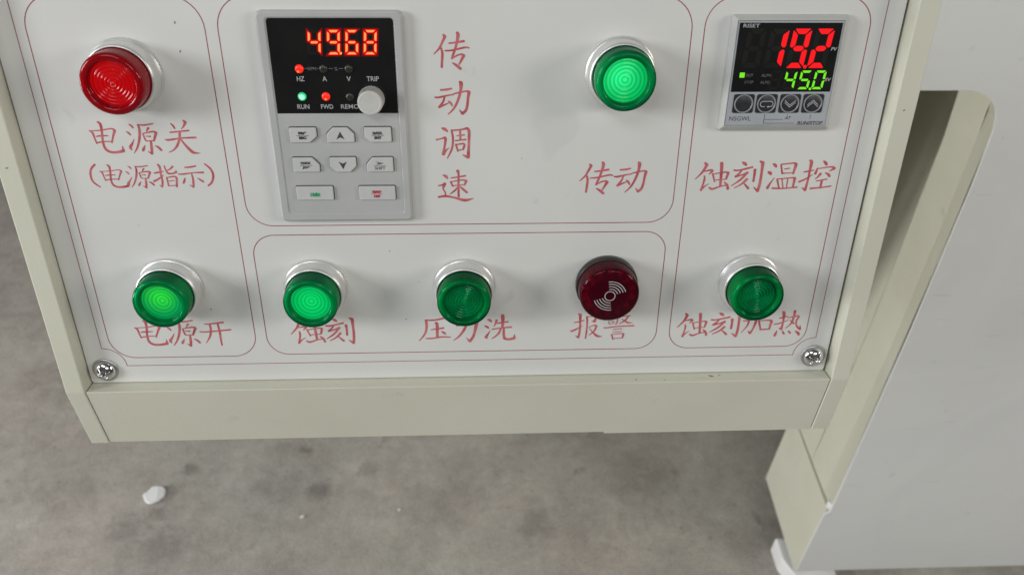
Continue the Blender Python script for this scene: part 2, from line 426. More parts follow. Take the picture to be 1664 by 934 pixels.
mb = MB().box(-380, 350, 672, 1300, 440, 799.5); wm(mb, 'shade_housing', 'cream', bevel=3)  # unseen box added to keep the low side lamp off the deep upper wall
mb = MB().box(500, 1299, 700, 1400, 60, 799); wm(mb, 'leg_body', 'cream')
mb = MB().prism(rpoly([(434, 606), (447, 573.5), (506, 573.5), (506, 640), (434, 640)], 3), 0, 30, bev=3); wm(mb, 'foot_block', 'white_block')
mb = MB().prism(rpoly([(1100, 575), (1180, 575), (1180, 640), (1100, 640)], 3), 0, 42, bev=3); wm(mb, 'foot_block', 'white_block')

# ------------------------------------------------------------------ control box (panel mm: x right, y up = -Y, z out)
box = thing('control_box', 'cream painted steel control box with white lettered face plate', 'control box', 0, 234.3, 0)
oy = 234.3
def lp(X, Y): return (X, oy - Y)
ca, sa = math.cos(A), math.sin(A)
# side outline in (y,z): down the face, vertical fascia 39 mm, then back
def side(hf, inset_=0):
    y0, z0 = 0.0, hf
    y1, z1 = y0 - 39*ca, z0 - 39*sa
    y2, z2 = y1 + 100*sa, z1 - 100*ca
    return [(206, z0), (y0, z0), (y1, z1), (y2, z2), (206, -100)]
for X0, X1 in ((-199.0, -190.1), (177.0, 186.0)):
    MB().prism(side(8.0), X0, X1, axis='x').build('side_plate', 'cream', box, bevel=0.5)
# fascia: ledge on top, front face, underside
y1, z1 = -39*ca, 7.7 - 39*sa
MB().prism([(0, -1.8), (0, 7.7), (y1+0.4, z1), (y1+0.4+1.6*sa, z1-1.6*ca), (-3.0, -1.8)], -189.75, 176.65, axis='x').build('fascia', 'cream', box, bevel=0.45)
q = [(y1+1.0+2*sa, z1-2*ca), (y1+1.0+98*sa, z1-98*ca), (y1+2.5+98*sa, z1-98*ca), (y1+2.5+2*sa, z1-2*ca)]
MB().prism(q, -189.6, 176.5, axis='x').build('bottom_plate', 'cream', box)
q = [(y1-0.9, z1-0.6), (y1+0.3, z1-0.4), (y1+0.3+14*sa, z1-14*ca), (y1-0.9+14*sa, z1-14*ca)]
MB().prism(q, 66, 176.5, axis='x').build('bottom_flange', 'cream', box, bevel=0.2)
MB().box(-189.9, 176.8, 200, 206, -1.8, 8).build('top_rail', 'cream', box, bevel=0.4)
MB().box(-190, 176.9, -0.2, 205.8, -99, -97).build('back_plate', 'cream', box)
MB().box(-190, 176.9, 203, 205.9, -96.8, -2).build('top_plate', 'cream', box)
MB().box(-190, 176.9, 0.2, 199.8, -5.0, -3.0).build('door_backing', 'gap', box)
# arm that carries the box
MB().box(-60, 60, 100, 190, -330, -99.3).build('mounting_arm', 'cream', box, bevel=1)
MB().prism(rrect(-189.6, 175.9, 0.35, 199.8, 1.5), -1.6, 0, bev=0.25).build('face_plate', 'plate', box)

# rules printed on the plate
def rule(X0, X1, Y0, Y1, rt, rb, label=None):
    pts = rrect(X0, X1, -Y1, -Y0, (rb, rt, rt, rb), 10)
    MB().ribbon([(x, y+oy, 0) for x, y in pts], 0.03, True, 0.40).build('border_line', 'line', box)
rule(-176.4, -106.9, 52.5, 219.7, 13, 11.5)
rule(-101.8, 88.8, 52.5, 150.9, 13, 11)
rule(-101.6, 87.6, 155.5, 219.1, 10, 10)
rule(94.0, 162.6, 52.5, 219.15, 12, 10)
arc = []
cxr, cxl, cyb, rr = 168.2, -180.6, 224.25, 10
for t in range(0, 91, 9):
    a = math.radians(t); arc.append((cxr-rr*math.sin(a), -(cyb-rr*math.cos(a))))      # right notch, down the side then along
for t in range(0, 91, 9):
    a = math.radians(90-t); arc.append((cxl+rr*math.sin(a), -(cyb-rr*math.cos(a))))
pts = [(cxr, -47)] + arc + [(cxl, -47)]
MB().ribbon([(x, y+oy, 0) for x, y in pts], 0.03, True, 0.34).build('border_line', 'line', box)

LETTERING = [
('power_off_lettering', 'red printed characters 电源关 under the red button', '-161.39,106.71,0.63>-160.38,107.58,0.95>-160.01,109.99,0.70>-159.62,112.25,0.70;-161.25,106.78,0.38>-156.65,106.54,0.50>-152.40,105.86,0.63>-151.05,106.67,1.14>-152.18,109.06,0.82>-153.34,111.96,0.64;-159.24,109.28,0.44>-157.80,108.97,0.76>-154.28,108.89,0.44;-159.71,111.99,0.64>-156.53,111.46,0.57>-153.21,111.38,0.45;-157.21,102.98,0.88>-156.36,103.94,1.13>-156.40,106.80,0.95>-156.95,111.29,0.89>-156.61,114.54,1.09>-154.78,116.03,1.09>-152.04,116.14,1.09>-149.29,115.57,1.29>-149.30,113.45,0.26|-144.72,104.05,0.44>-143.92,104.56,0.88>-143.30,105.52,0.69;-146.38,107.17,0.44>-145.51,107.81,0.89>-144.94,108.71,0.63;-143.76,110.40,0.25>-144.92,112.33,0.77>-146.10,114.02,1.22>-145.73,115.20,0.51;-141.25,104.16,0.50>-138.57,104.40,0.69>-134.79,103.78,0.63;-140.95,104.17,0.75>-140.83,106.88,1.01>-141.74,110.73,0.95>-143.33,114.29,0.77>-145.03,116.58,0.32;-136.98,105.62,0.94>-138.03,107.05,0.44;-139.75,108.00,0.63>-139.23,110.74,0.70>-138.71,111.23,0.57;-139.75,108.00,0.44>-135.47,107.22,0.76>-134.19,107.71,1.14>-135.80,111.25,0.76;-138.77,109.20,0.32>-136.80,109.30,0.63;-138.73,111.33,0.45>-135.78,111.15,0.51;-137.09,111.56,0.76>-137.33,114.33,1.09>-137.63,116.95,0.90>-139.07,115.79,0.26;-139.87,113.17,0.32>-140.85,114.96,1.09>-141.32,115.78,0.45;-135.74,113.29,0.32>-134.49,114.02,0.96>-133.43,115.40,0.84|-127.56,103.81,0.44>-126.72,104.55,0.82>-126.12,105.92,0.69;-122.02,102.50,0.75>-121.31,103.30,1.19>-122.38,105.05,0.69>-123.52,106.25,0.25;-128.35,107.58,0.70>-124.45,107.21,0.63>-120.55,106.81,0.76;-130.98,110.63,0.45>-129.42,110.86,0.89>-124.06,110.11,0.64>-118.17,109.88,0.89;-124.40,107.28,0.95>-124.93,110.17,0.95>-126.50,113.41,0.90>-128.41,115.36,0.58>-130.51,116.34,0.26;-124.59,110.50,0.51>-123.05,113.11,0.96>-120.79,116.07,1.29>-119.34,116.67,0.84>-117.33,116.75,0.19'),
('power_indicator_lettering', 'smaller red printed characters （电源指示） in brackets', '-162.65,121.59,0.93>-164.65,123.59,0.86>-165.50,126.54,0.87>-164.98,129.52,0.80>-162.57,131.78,0.66|-161.20,124.66,0.51>-160.31,125.32,0.77>-160.00,127.15,0.57>-159.65,128.87,0.57;-161.08,124.71,0.31>-157.05,124.53,0.41>-153.34,124.02,0.51>-152.17,124.63,0.93>-153.16,126.45,0.67>-154.16,128.65,0.52;-159.32,126.62,0.36>-158.06,126.38,0.62>-154.99,126.32,0.36;-159.73,128.67,0.52>-156.95,128.27,0.47>-154.05,128.21,0.36;-157.54,121.83,0.72>-156.81,122.55,0.92>-156.84,124.73,0.77>-157.32,128.15,0.73>-157.02,130.62,0.89>-155.42,131.74,0.89>-153.03,131.83,0.89>-150.63,131.39,1.05>-150.64,129.78,0.21|-149.03,122.41,0.35>-148.35,122.80,0.71>-147.83,123.53,0.56;-150.43,124.79,0.36>-149.69,125.29,0.71>-149.21,125.98,0.51;-148.22,127.27,0.20>-149.20,128.75,0.62>-150.19,130.05,0.98>-149.88,130.95,0.41;-146.11,122.49,0.40>-143.84,122.67,0.56>-140.67,122.20,0.50;-145.85,122.49,0.61>-145.75,124.57,0.81>-146.52,127.53,0.77>-147.86,130.26,0.62>-149.29,132.01,0.26;-142.51,123.60,0.76>-143.39,124.70,0.36;-144.84,125.43,0.51>-144.40,127.54,0.56>-143.97,127.91,0.46;-144.84,125.43,0.36>-141.24,124.84,0.61>-140.16,125.21,0.92>-141.51,127.92,0.62;-144.01,126.35,0.26>-142.35,126.43,0.51;-143.98,127.98,0.36>-141.50,127.85,0.41;-142.60,128.17,0.62>-142.80,130.29,0.88>-143.05,132.29,0.73>-144.27,131.41,0.21;-144.94,129.40,0.26>-145.76,130.77,0.88>-146.16,131.40,0.36;-141.46,129.49,0.26>-140.41,130.05,0.77>-139.52,131.11,0.67|-138.50,125.63,0.50>-136.54,125.27,0.79>-134.58,124.91,0.50;-136.21,121.77,0.93>-135.60,123.06,1.01>-135.75,125.65,0.79>-135.67,129.37,0.87>-136.27,132.00,0.73>-137.13,131.05,0.29;-139.23,129.34,0.94>-137.11,128.24,0.73>-134.72,126.58,0.36;-130.13,122.66,0.86>-131.44,123.83,0.58>-133.14,124.63,0.36;-133.64,122.34,0.57>-133.17,124.74,0.65>-132.51,125.86,0.79>-130.79,125.87,0.72>-129.02,125.25,0.87>-129.14,124.40,0.29;-133.53,127.60,0.58>-133.39,131.46,0.66;-133.55,127.71,0.43>-130.17,127.17,0.65>-129.37,127.93,0.87>-129.98,131.86,0.73;-132.82,129.32,0.44>-130.68,129.04,0.44;-133.39,131.46,0.44>-130.23,131.29,0.44|-125.12,123.14,0.57>-122.68,122.97,0.79>-120.36,122.51,0.65;-128.42,126.15,0.51>-126.35,126.16,0.72>-121.75,125.56,0.51>-117.58,125.48,0.87;-122.68,125.93,0.58>-122.47,128.73,0.87>-122.89,132.14,0.88>-124.29,131.15,0.29;-125.81,127.95,0.44>-126.42,129.44,0.95>-126.93,130.38,0.66;-120.45,128.07,0.36>-119.21,128.94,0.87>-118.29,129.69,0.87|-116.41,121.54,0.64>-114.22,123.95,0.94>-113.59,126.93,0.94>-114.67,129.91,0.87>-116.52,131.59,0.73'),
('speed_lettering', 'red printed characters 传动调速 running down beside the keypad', '-12.47,67.57,0.86>-11.80,68.24,1.21>-12.94,70.56,0.95>-14.28,73.01,0.78>-16.50,75.24,0.44;-13.56,72.68,0.78>-13.03,74.81,0.96>-13.20,77.52,0.97>-13.47,80.59,0.89;-6.85,66.73,1.08>-6.47,67.73,1.38>-6.86,69.94,1.13>-7.73,73.06,0.92>-8.74,75.75,0.97>-9.19,77.10,0.88;-10.18,70.92,0.65>-8.08,70.71,0.78>-4.11,70.07,0.96;-11.91,73.92,0.66>-8.96,73.72,0.74>-3.74,72.59,0.79>-2.03,72.83,0.52;-9.19,76.99,0.66>-6.72,75.65,0.66>-4.94,75.33,0.79>-4.37,75.90,1.32>-5.51,78.04,0.88>-6.28,79.40,0.66;-8.98,78.80,0.53>-7.32,79.84,1.11>-5.74,81.23,1.07|-14.21,89.97,0.79>-11.71,89.81,0.97>-9.67,89.38,0.79;-16.71,93.03,0.66>-15.18,93.09,0.88>-11.51,92.30,0.71>-8.91,91.87,0.62;-12.59,92.51,0.79>-13.29,94.83,0.84>-15.09,97.27,0.98>-13.17,96.39,0.76>-11.04,95.51,0.49;-11.11,94.62,0.53>-10.16,95.52,0.98>-9.51,96.75,0.67;-8.72,91.54,0.53>-6.57,91.07,0.75>-3.56,90.48,0.75>-2.42,90.93,1.32>-2.86,93.35,1.02>-3.24,96.47,1.03>-3.93,98.70,1.12>-5.36,100.04,1.17>-6.61,98.34,0.27;-6.31,86.52,0.74>-5.70,87.29,1.53>-5.88,90.24,1.06>-6.98,93.99,1.02>-8.87,97.76,0.80>-11.43,100.33,0.40|-14.23,106.32,0.64>-13.07,106.73,1.36>-11.92,107.75,0.80;-16.76,111.39,0.72>-14.78,110.99,0.56>-12.98,110.39,0.96>-12.82,111.41,1.13>-13.40,114.91,0.89>-14.00,117.90,1.39>-12.76,116.16,0.81>-11.42,115.13,0.24;-10.14,107.15,0.80>-9.64,110.82,0.89>-10.15,115.35,0.89>-12.26,119.71,0.49;-10.14,107.35,0.64>-6.00,106.96,0.72>-3.44,106.37,1.04>-2.68,107.99,1.20>-2.90,114.15,1.05>-3.26,119.35,1.39>-5.64,118.20,0.33;-7.84,109.68,0.56>-4.67,109.29,0.64;-6.49,107.57,0.80>-6.42,111.65,0.81;-8.68,111.85,0.56>-4.12,111.34,0.73;-8.44,113.49,0.81>-7.60,116.61,0.73;-8.32,113.62,0.49>-5.14,113.10,0.73>-4.76,113.93,0.89>-5.39,115.79,0.73;-7.59,116.19,0.49>-5.39,115.71,0.49|-14.30,127.41,0.58>-13.11,128.06,1.33>-12.45,129.05,0.75;-16.48,132.34,0.67>-15.05,132.05,0.67>-13.61,131.41,1.17>-14.26,132.71,1.09>-14.50,133.79,0.67>-13.62,135.76,0.68>-13.58,137.08,0.68;-16.66,137.71,0.93>-13.58,137.30,1.10>-9.92,137.99,0.85>-5.03,139.35,1.37>-1.11,138.42,0.34;-10.90,128.76,0.58>-7.66,128.36,0.67>-4.61,127.82,0.83;-8.00,125.53,1.41>-7.62,126.73,0.91>-7.74,131.89,0.92>-7.78,137.57,0.93;-11.15,130.48,0.75>-10.20,132.74,0.67;-10.95,130.57,0.50>-6.07,129.74,0.67>-4.25,130.19,1.09>-5.10,132.13,0.76;-10.19,132.39,0.50>-5.10,132.00,0.50;-7.96,132.97,0.59>-9.43,134.70,0.76>-11.59,136.35,0.34;-7.15,132.76,0.42>-5.75,134.08,1.01>-4.14,135.62,1.02'),
('drive_lettering', 'red printed characters 传动 under a green button', '50.03,122.91,0.87>50.71,123.58,1.22>49.56,125.91,0.96>48.19,128.37,0.79>45.95,130.61,0.44;48.92,128.04,0.79>49.46,130.19,0.97>49.29,132.91,0.98>49.02,135.99,0.89;55.71,122.06,1.09>56.09,123.06,1.39>55.70,125.29,1.14>54.82,128.42,0.92>53.80,131.12,0.97>53.35,132.48,0.89;52.35,126.27,0.66>54.47,126.06,0.79>58.48,125.42,0.96;50.59,129.29,0.66>53.58,129.09,0.75>58.86,127.95,0.79>60.59,128.19,0.53;53.34,132.37,0.66>55.84,131.03,0.66>57.64,130.70,0.80>58.22,131.27,1.33>57.06,133.43,0.89>56.28,134.79,0.67;53.55,134.20,0.53>55.23,135.24,1.12>56.83,136.63,1.07|63.72,125.57,0.79>66.16,125.40,0.96>68.16,124.97,0.79;61.26,128.69,0.66>62.77,128.75,0.88>66.35,127.94,0.71>68.89,127.51,0.62;65.30,128.16,0.79>64.61,130.53,0.84>62.85,133.02,0.98>64.73,132.12,0.76>66.82,131.23,0.49;66.75,130.32,0.53>67.68,131.23,0.98>68.31,132.49,0.67;69.08,127.18,0.53>71.18,126.70,0.75>74.13,126.09,0.75>75.24,126.55,1.32>74.81,129.02,1.02>74.44,132.20,1.02>73.77,134.48,1.12>72.37,135.84,1.17>71.14,134.11,0.27;71.44,122.05,0.74>72.04,122.84,1.53>71.86,125.85,1.05>70.78,129.67,1.02>68.93,133.52,0.80>66.43,136.14,0.40'),
('temperature_lettering', 'red printed characters 蚀刻温控 under the temperature controller', '101.23,122.68,1.06>102.13,123.51,1.38>100.54,126.81,0.98>97.67,130.22,0.41;101.12,126.61,0.49>104.22,125.93,0.98>104.96,126.43,1.06>103.66,127.88,0.49;101.57,128.70,0.66>101.83,130.17,0.91>101.45,132.69,0.75>100.78,135.49,1.00>102.36,133.55,0.58>104.11,132.42,0.25;105.24,127.68,0.74>106.52,131.47,0.66;105.26,127.89,0.49>110.53,126.97,0.66>112.18,127.32,1.15>111.57,130.24,0.83;106.42,130.71,0.50>111.47,130.33,0.50;108.58,122.73,1.47>108.90,125.21,1.31>109.41,133.60,1.00;104.45,134.20,0.75>105.95,134.93,1.00>109.03,133.81,0.67>111.77,133.20,0.58;110.97,131.71,0.58>112.35,132.99,1.00>113.01,134.91,1.09|117.87,122.38,0.65>118.95,123.01,1.47>119.87,123.84,0.74;114.61,126.08,0.82>116.82,126.18,0.82>122.79,124.69,0.90;118.34,125.69,0.74>117.21,127.56,0.82>115.63,129.10,1.07>118.34,128.41,0.66>120.79,127.38,1.24;120.76,127.17,1.07>118.24,130.50,0.91>114.42,133.43,0.42;121.02,130.32,1.16>118.94,132.62,0.83>115.79,134.59,0.42;119.66,131.99,0.42>121.08,133.49,0.83>122.28,134.77,1.09;123.98,125.94,1.32>124.13,128.24,0.99>124.08,131.39,1.00;125.77,122.02,0.73>127.06,122.65,1.47>127.21,127.43,1.07>127.19,132.47,1.17>126.74,136.09,1.18>124.62,134.15,0.33|131.96,123.30,0.82>132.86,123.93,1.40>133.40,124.76,0.82;130.16,127.03,0.83>131.12,127.54,1.49>131.65,128.29,0.83;133.42,129.78,0.33>131.84,132.51,0.84>130.97,134.63,1.43;135.43,123.74,0.74>136.65,127.91,0.75;135.39,123.53,0.57>141.09,122.95,0.74>142.20,123.58,1.40>141.57,127.95,0.83;137.37,125.75,0.50>139.51,125.34,0.58;136.61,127.70,0.58>141.49,127.53,0.50;134.73,130.42,0.75>136.24,134.67,0.67;134.73,130.42,0.50>141.49,129.84,0.67>142.74,130.06,1.17>142.51,134.51,0.76;136.95,130.44,0.50>138.04,134.47,0.50;139.54,130.25,0.50>139.66,134.49,0.50;133.21,134.73,0.84>138.31,134.90,0.67>144.51,134.31,0.67|146.27,127.23,0.58>148.60,126.74,0.75>150.74,126.34,0.50;148.08,121.75,0.82>148.96,122.59,1.48>148.92,126.75,1.00>148.89,130.53,0.92>148.44,135.84,1.18>146.70,134.54,0.34;144.87,131.77,0.92>147.31,130.73,0.75>150.53,128.43,0.33;154.36,122.13,0.58>155.30,122.84,1.24>156.02,123.88,1.08;152.20,125.52,0.83>151.66,128.02,1.08;152.03,125.72,0.50>158.30,124.81,0.75>159.86,125.57,1.25>157.89,126.81,0.42;154.09,128.04,1.17>153.15,129.51,0.75>152.12,130.47,0.42;156.23,127.64,0.58>157.57,128.28,1.08>158.38,129.33,1.00;152.72,131.49,0.50>157.41,130.59,0.67;155.28,131.08,1.01>155.18,134.83,0.84;150.73,135.00,0.93>155.34,134.61,0.68>159.90,133.93,0.68'),
('power_on_lettering', 'red printed characters 电源开 partly behind a green button', '-162.73,202.90,0.67>-161.59,203.78,1.01>-161.18,206.24,0.75>-160.73,208.54,0.75;-162.57,202.97,0.40>-157.40,202.73,0.54>-152.63,202.03,0.67>-151.13,202.85,1.22>-152.40,205.30,0.88>-153.69,208.25,0.68;-160.32,205.52,0.47>-158.70,205.20,0.81>-154.75,205.12,0.47;-160.84,208.28,0.68>-157.27,207.74,0.61>-153.55,207.66,0.48;-158.03,199.10,0.94>-157.09,200.07,1.21>-157.13,202.99,1.01>-157.75,207.57,0.95>-157.36,210.88,1.17>-155.31,212.39,1.17>-152.23,212.51,1.17>-149.15,211.92,1.38>-149.16,209.76,0.27|-145.86,199.58,0.47>-144.98,200.13,0.95>-144.31,201.16,0.75;-147.65,202.94,0.48>-146.71,203.63,0.96>-146.09,204.60,0.68;-144.81,206.41,0.27>-146.07,208.50,0.83>-147.35,210.32,1.32>-146.95,211.58,0.55;-142.10,199.70,0.54>-139.18,199.95,0.75>-135.10,199.29,0.68;-141.77,199.70,0.81>-141.64,202.62,1.09>-142.63,206.77,1.03>-144.35,210.61,0.83>-146.19,213.07,0.35;-137.47,201.26,1.02>-138.60,202.81,0.48;-140.47,203.83,0.68>-139.90,206.79,0.76>-139.34,207.31,0.62;-140.47,203.83,0.48>-135.83,202.99,0.82>-134.44,203.52,1.23>-136.19,207.33,0.83;-139.40,205.12,0.34>-137.27,205.24,0.69;-139.36,207.42,0.48>-136.16,207.23,0.55;-137.58,207.67,0.83>-137.84,210.65,1.18>-138.17,213.48,0.97>-139.73,212.23,0.28;-140.60,209.41,0.35>-141.66,211.33,1.18>-142.17,212.21,0.49;-136.12,209.54,0.35>-134.77,210.32,1.04>-133.62,211.80,0.90|-129.78,201.36,0.55>-127.60,201.40,0.75>-120.92,200.59,0.89;-132.70,205.68,0.62>-128.30,205.65,0.76>-117.96,204.71,0.83;-127.45,201.40,0.89>-127.31,204.36,1.03>-128.23,208.07,0.90>-130.61,211.98,0.35;-123.66,201.10,0.82>-123.37,205.17,1.03>-123.45,209.66,0.97>-123.41,213.44,0.63'),
('etching_lettering', 'red printed characters 蚀刻 partly behind a green button', '-86.11,200.40,1.06>-85.19,201.21,1.39>-86.82,204.43,0.98>-89.76,207.76,0.41;-86.23,204.23,0.49>-83.04,203.57,0.98>-82.28,204.06,1.07>-83.61,205.47,0.49;-85.76,206.27,0.66>-85.50,207.71,0.91>-85.88,210.17,0.75>-86.57,212.90,1.00>-84.95,211.01,0.58>-83.15,209.90,0.25;-82.00,205.28,0.74>-80.68,208.98,0.66;-81.97,205.48,0.49>-76.56,204.58,0.66>-74.87,204.92,1.15>-75.49,207.78,0.83;-80.78,208.23,0.50>-75.60,207.86,0.50;-78.57,200.44,1.47>-78.23,202.87,1.31>-77.71,211.06,1.00;-82.80,211.64,0.75>-81.26,212.36,1.00>-78.10,211.27,0.67>-75.29,210.67,0.58;-76.11,209.22,0.58>-74.70,210.46,1.00>-74.02,212.33,1.09|-69.44,199.58,0.66>-68.33,200.21,1.49>-67.39,201.05,0.75;-72.77,203.30,0.83>-70.51,203.40,0.83>-64.41,201.90,0.91;-68.95,202.91,0.75>-70.11,204.78,0.83>-71.73,206.32,1.09>-68.96,205.63,0.67>-66.45,204.60,1.25;-66.48,204.39,1.09>-69.06,207.73,0.92>-72.96,210.67,0.42;-66.21,207.54,1.18>-68.34,209.86,0.84>-71.56,211.83,0.42;-67.61,209.23,0.42>-66.15,210.72,0.85>-64.92,212.01,1.10;-63.19,203.16,1.33>-63.04,205.46,1.00>-63.08,208.63,1.01;-61.36,199.22,0.74>-60.03,199.85,1.49>-59.88,204.64,1.09>-59.90,209.71,1.18>-60.37,213.34,1.19>-62.53,211.39,0.34'),
('pressure_wash_lettering', 'red printed characters 压力洗 partly behind a green button', '-25.33,201.01,0.62>-21.19,201.08,0.83>-16.54,200.23,0.97;-24.86,201.01,1.17>-24.68,204.56,1.18>-25.65,208.69,0.98>-28.56,212.63,0.42;-22.51,206.40,0.56>-19.44,205.97,0.70>-16.54,205.53,0.91;-20.45,202.58,0.83>-19.62,203.53,1.46>-19.75,210.31,1.20;-25.28,211.35,0.49>-22.21,211.33,0.85>-17.34,210.54,0.77>-13.47,210.80,0.63;-17.56,207.40,0.49>-16.46,208.28,1.19>-15.68,209.06,0.77|-5.83,200.03,1.24>-5.41,203.40,1.18>-6.93,207.13,1.19>-9.26,210.50,0.92>-11.90,212.67,0.35;-10.41,204.43,0.63>-7.19,203.93,0.84>-2.67,202.51,0.97>-0.59,203.29,1.74>-1.28,206.85,1.26>-2.30,210.63,1.27>-3.96,213.27,1.42>-5.65,211.33,0.28|4.72,201.14,0.62>5.85,201.53,1.32>6.65,202.55,0.63;3.35,204.67,0.56>4.38,205.25,1.19>5.34,206.02,0.63;6.05,207.36,0.28>4.84,209.42,0.85>3.86,211.12,1.41>4.67,211.90,0.35;9.06,201.59,1.25>8.57,203.63,0.77>7.67,205.20,0.35;9.54,203.35,0.70>11.79,202.94,0.77>14.53,202.54,0.84;11.46,199.02,0.90>12.10,199.59,1.66>11.96,205.57,1.19;6.96,206.69,0.63>11.16,206.01,0.77>16.17,205.57,0.98;11.16,206.31,0.98>9.87,209.32,0.92>6.78,212.13,0.42;12.61,206.15,0.91>12.53,209.75,1.13>12.96,212.05,1.28>15.08,212.55,1.21>17.69,211.94,1.42>17.83,209.84,0.28'),
('alarm_lettering', 'red printed characters 报警 under the dark red buzzer', '46.76,203.57,0.56>49.34,203.06,0.70>51.58,202.40,0.56;48.59,198.69,0.65>49.58,199.20,1.44>49.74,203.32,1.03>49.70,208.36,0.94>49.23,212.17,1.05>47.64,210.99,0.19;45.22,208.03,0.57>45.79,208.54,0.94>48.44,207.07,0.80>51.07,205.35,0.23;52.88,200.37,1.03>53.14,203.37,0.84>53.08,208.42,0.80>52.75,212.62,0.81;52.45,200.49,0.47>56.54,200.18,0.61>57.23,200.94,0.93>56.71,203.18,1.17>55.17,202.78,0.19;54.06,206.41,0.38>56.60,205.19,0.61>57.72,205.72,1.22>56.79,208.48,0.76>54.31,210.98,0.33;54.30,206.79,0.33>56.18,209.23,0.57>58.49,211.44,1.24>60.92,211.67,0.19|61.65,199.02,0.37>66.80,198.49,0.42;63.30,197.81,0.37>63.63,199.55,0.37;65.44,197.60,0.37>65.34,199.33,0.37;63.43,199.80,0.37>62.26,201.77,0.28;63.28,200.79,0.33>67.36,200.36,0.42>67.85,201.12,0.61>67.79,203.37,0.61>67.35,204.87,0.47>66.65,204.23,0.19;63.44,203.30,0.33>64.08,204.82,0.33;63.44,203.30,0.28>65.81,203.04,0.33>66.05,203.34,0.42>65.58,204.46,0.33;63.96,204.69,0.33>65.69,204.47,0.28;70.72,198.92,0.56>69.55,200.65,0.37>68.32,201.63,0.19;69.76,200.65,0.33>73.84,200.10,0.61;73.00,200.46,0.70>71.45,202.93,0.61>68.75,204.64,0.28;69.85,201.90,0.33>71.69,203.19,0.61>73.28,204.09,0.80>75.45,204.05,0.24;61.47,206.59,0.52>62.58,206.81,0.71>67.98,206.15,0.57>76.03,205.78,0.85;66.13,207.76,0.52>70.47,207.40,0.47;65.91,209.28,0.33>68.20,209.19,0.52>70.47,208.85,0.33;65.45,210.67,0.71>66.41,213.51,0.57;65.45,210.67,0.48>70.45,210.12,0.57>71.36,210.52,0.95>70.98,212.82,0.57;66.27,213.04,0.48>70.97,212.69,0.43'),
('etching_heat_lettering', 'red printed characters 蚀刻加热 in the lower right corner', '101.15,199.55,1.05>102.02,200.39,1.37>100.48,203.73,0.98>97.69,207.17,0.41;101.04,203.52,0.49>104.06,202.83,0.97>104.78,203.34,1.06>103.52,204.81,0.49;101.48,205.64,0.65>101.73,207.12,0.90>101.37,209.67,0.74>100.72,212.50,0.99>102.25,210.53,0.58>103.96,209.39,0.25;105.05,204.61,0.73>106.30,208.43,0.66;105.08,204.82,0.49>110.21,203.89,0.65>111.81,204.24,1.14>111.23,207.19,0.82;106.21,207.67,0.49>111.12,207.28,0.49;108.31,199.60,1.45>108.62,202.11,1.30>109.12,210.59,0.99;104.29,211.19,0.74>105.75,211.94,0.99>108.75,210.80,0.66>111.42,210.18,0.58;110.64,208.68,0.58>111.98,209.97,0.99>112.62,211.91,1.08|117.77,199.47,0.68>118.95,200.08,1.52>119.96,200.90,0.76;114.20,203.09,0.85>116.62,203.19,0.85>123.15,201.73,0.93;118.29,202.71,0.76>117.05,204.54,0.85>115.32,206.04,1.11>118.28,205.37,0.68>120.96,204.36,1.28;120.93,204.16,1.11>118.17,207.42,0.94>114.00,210.28,0.43;121.22,207.23,1.20>118.94,209.49,0.86>115.50,211.41,0.43;119.72,208.87,0.43>121.29,210.33,0.86>122.60,211.59,1.13;124.45,202.96,1.36>124.61,205.20,1.03>124.56,208.29,1.03;126.41,199.12,0.76>127.82,199.73,1.53>127.98,204.41,1.11>127.96,209.34,1.21>127.46,212.88,1.22>125.15,210.98,0.35|130.14,204.12,0.61>133.11,203.71,0.79>135.84,203.06,0.88>136.42,204.23,1.23>135.63,208.41,0.97>134.43,211.21,1.15>133.19,209.78,0.35;132.35,200.01,0.87>132.97,202.78,1.05>132.37,206.95,0.79>129.88,210.75,0.35;137.80,204.02,0.88>139.42,209.18,0.89;137.80,204.02,0.53>143.25,203.88,0.79>144.18,204.59,1.32>143.67,209.02,0.89;139.21,209.18,0.80>143.65,208.93,0.71|147.75,202.94,0.61>149.48,202.36,0.79>151.80,201.71,0.53;149.14,199.13,1.13>149.74,200.29,1.49>150.04,204.46,0.97>149.81,209.13,1.15>148.46,208.40,0.35;145.87,206.25,0.79>148.81,205.60,0.79>152.56,203.81,0.35;151.96,202.64,0.53>157.04,201.57,0.79>157.37,202.26,1.05>156.56,204.57,0.79>157.26,207.38,0.89>159.23,209.29,1.07>158.89,206.94,0.27;154.93,198.77,1.22>154.93,202.22,1.05>154.15,205.93,0.80>151.77,208.69,0.35;153.42,204.05,0.44>155.58,205.95,0.97;147.71,210.03,0.53>147.24,212.15,1.25>146.98,213.09,0.80;150.58,210.08,0.53>151.19,211.27,1.07>151.72,211.99,0.62;153.45,210.14,0.53>154.43,211.10,1.07>154.74,211.67,0.63;156.94,210.20,0.53>158.58,211.41,1.34>159.21,212.60,0.90'),
]
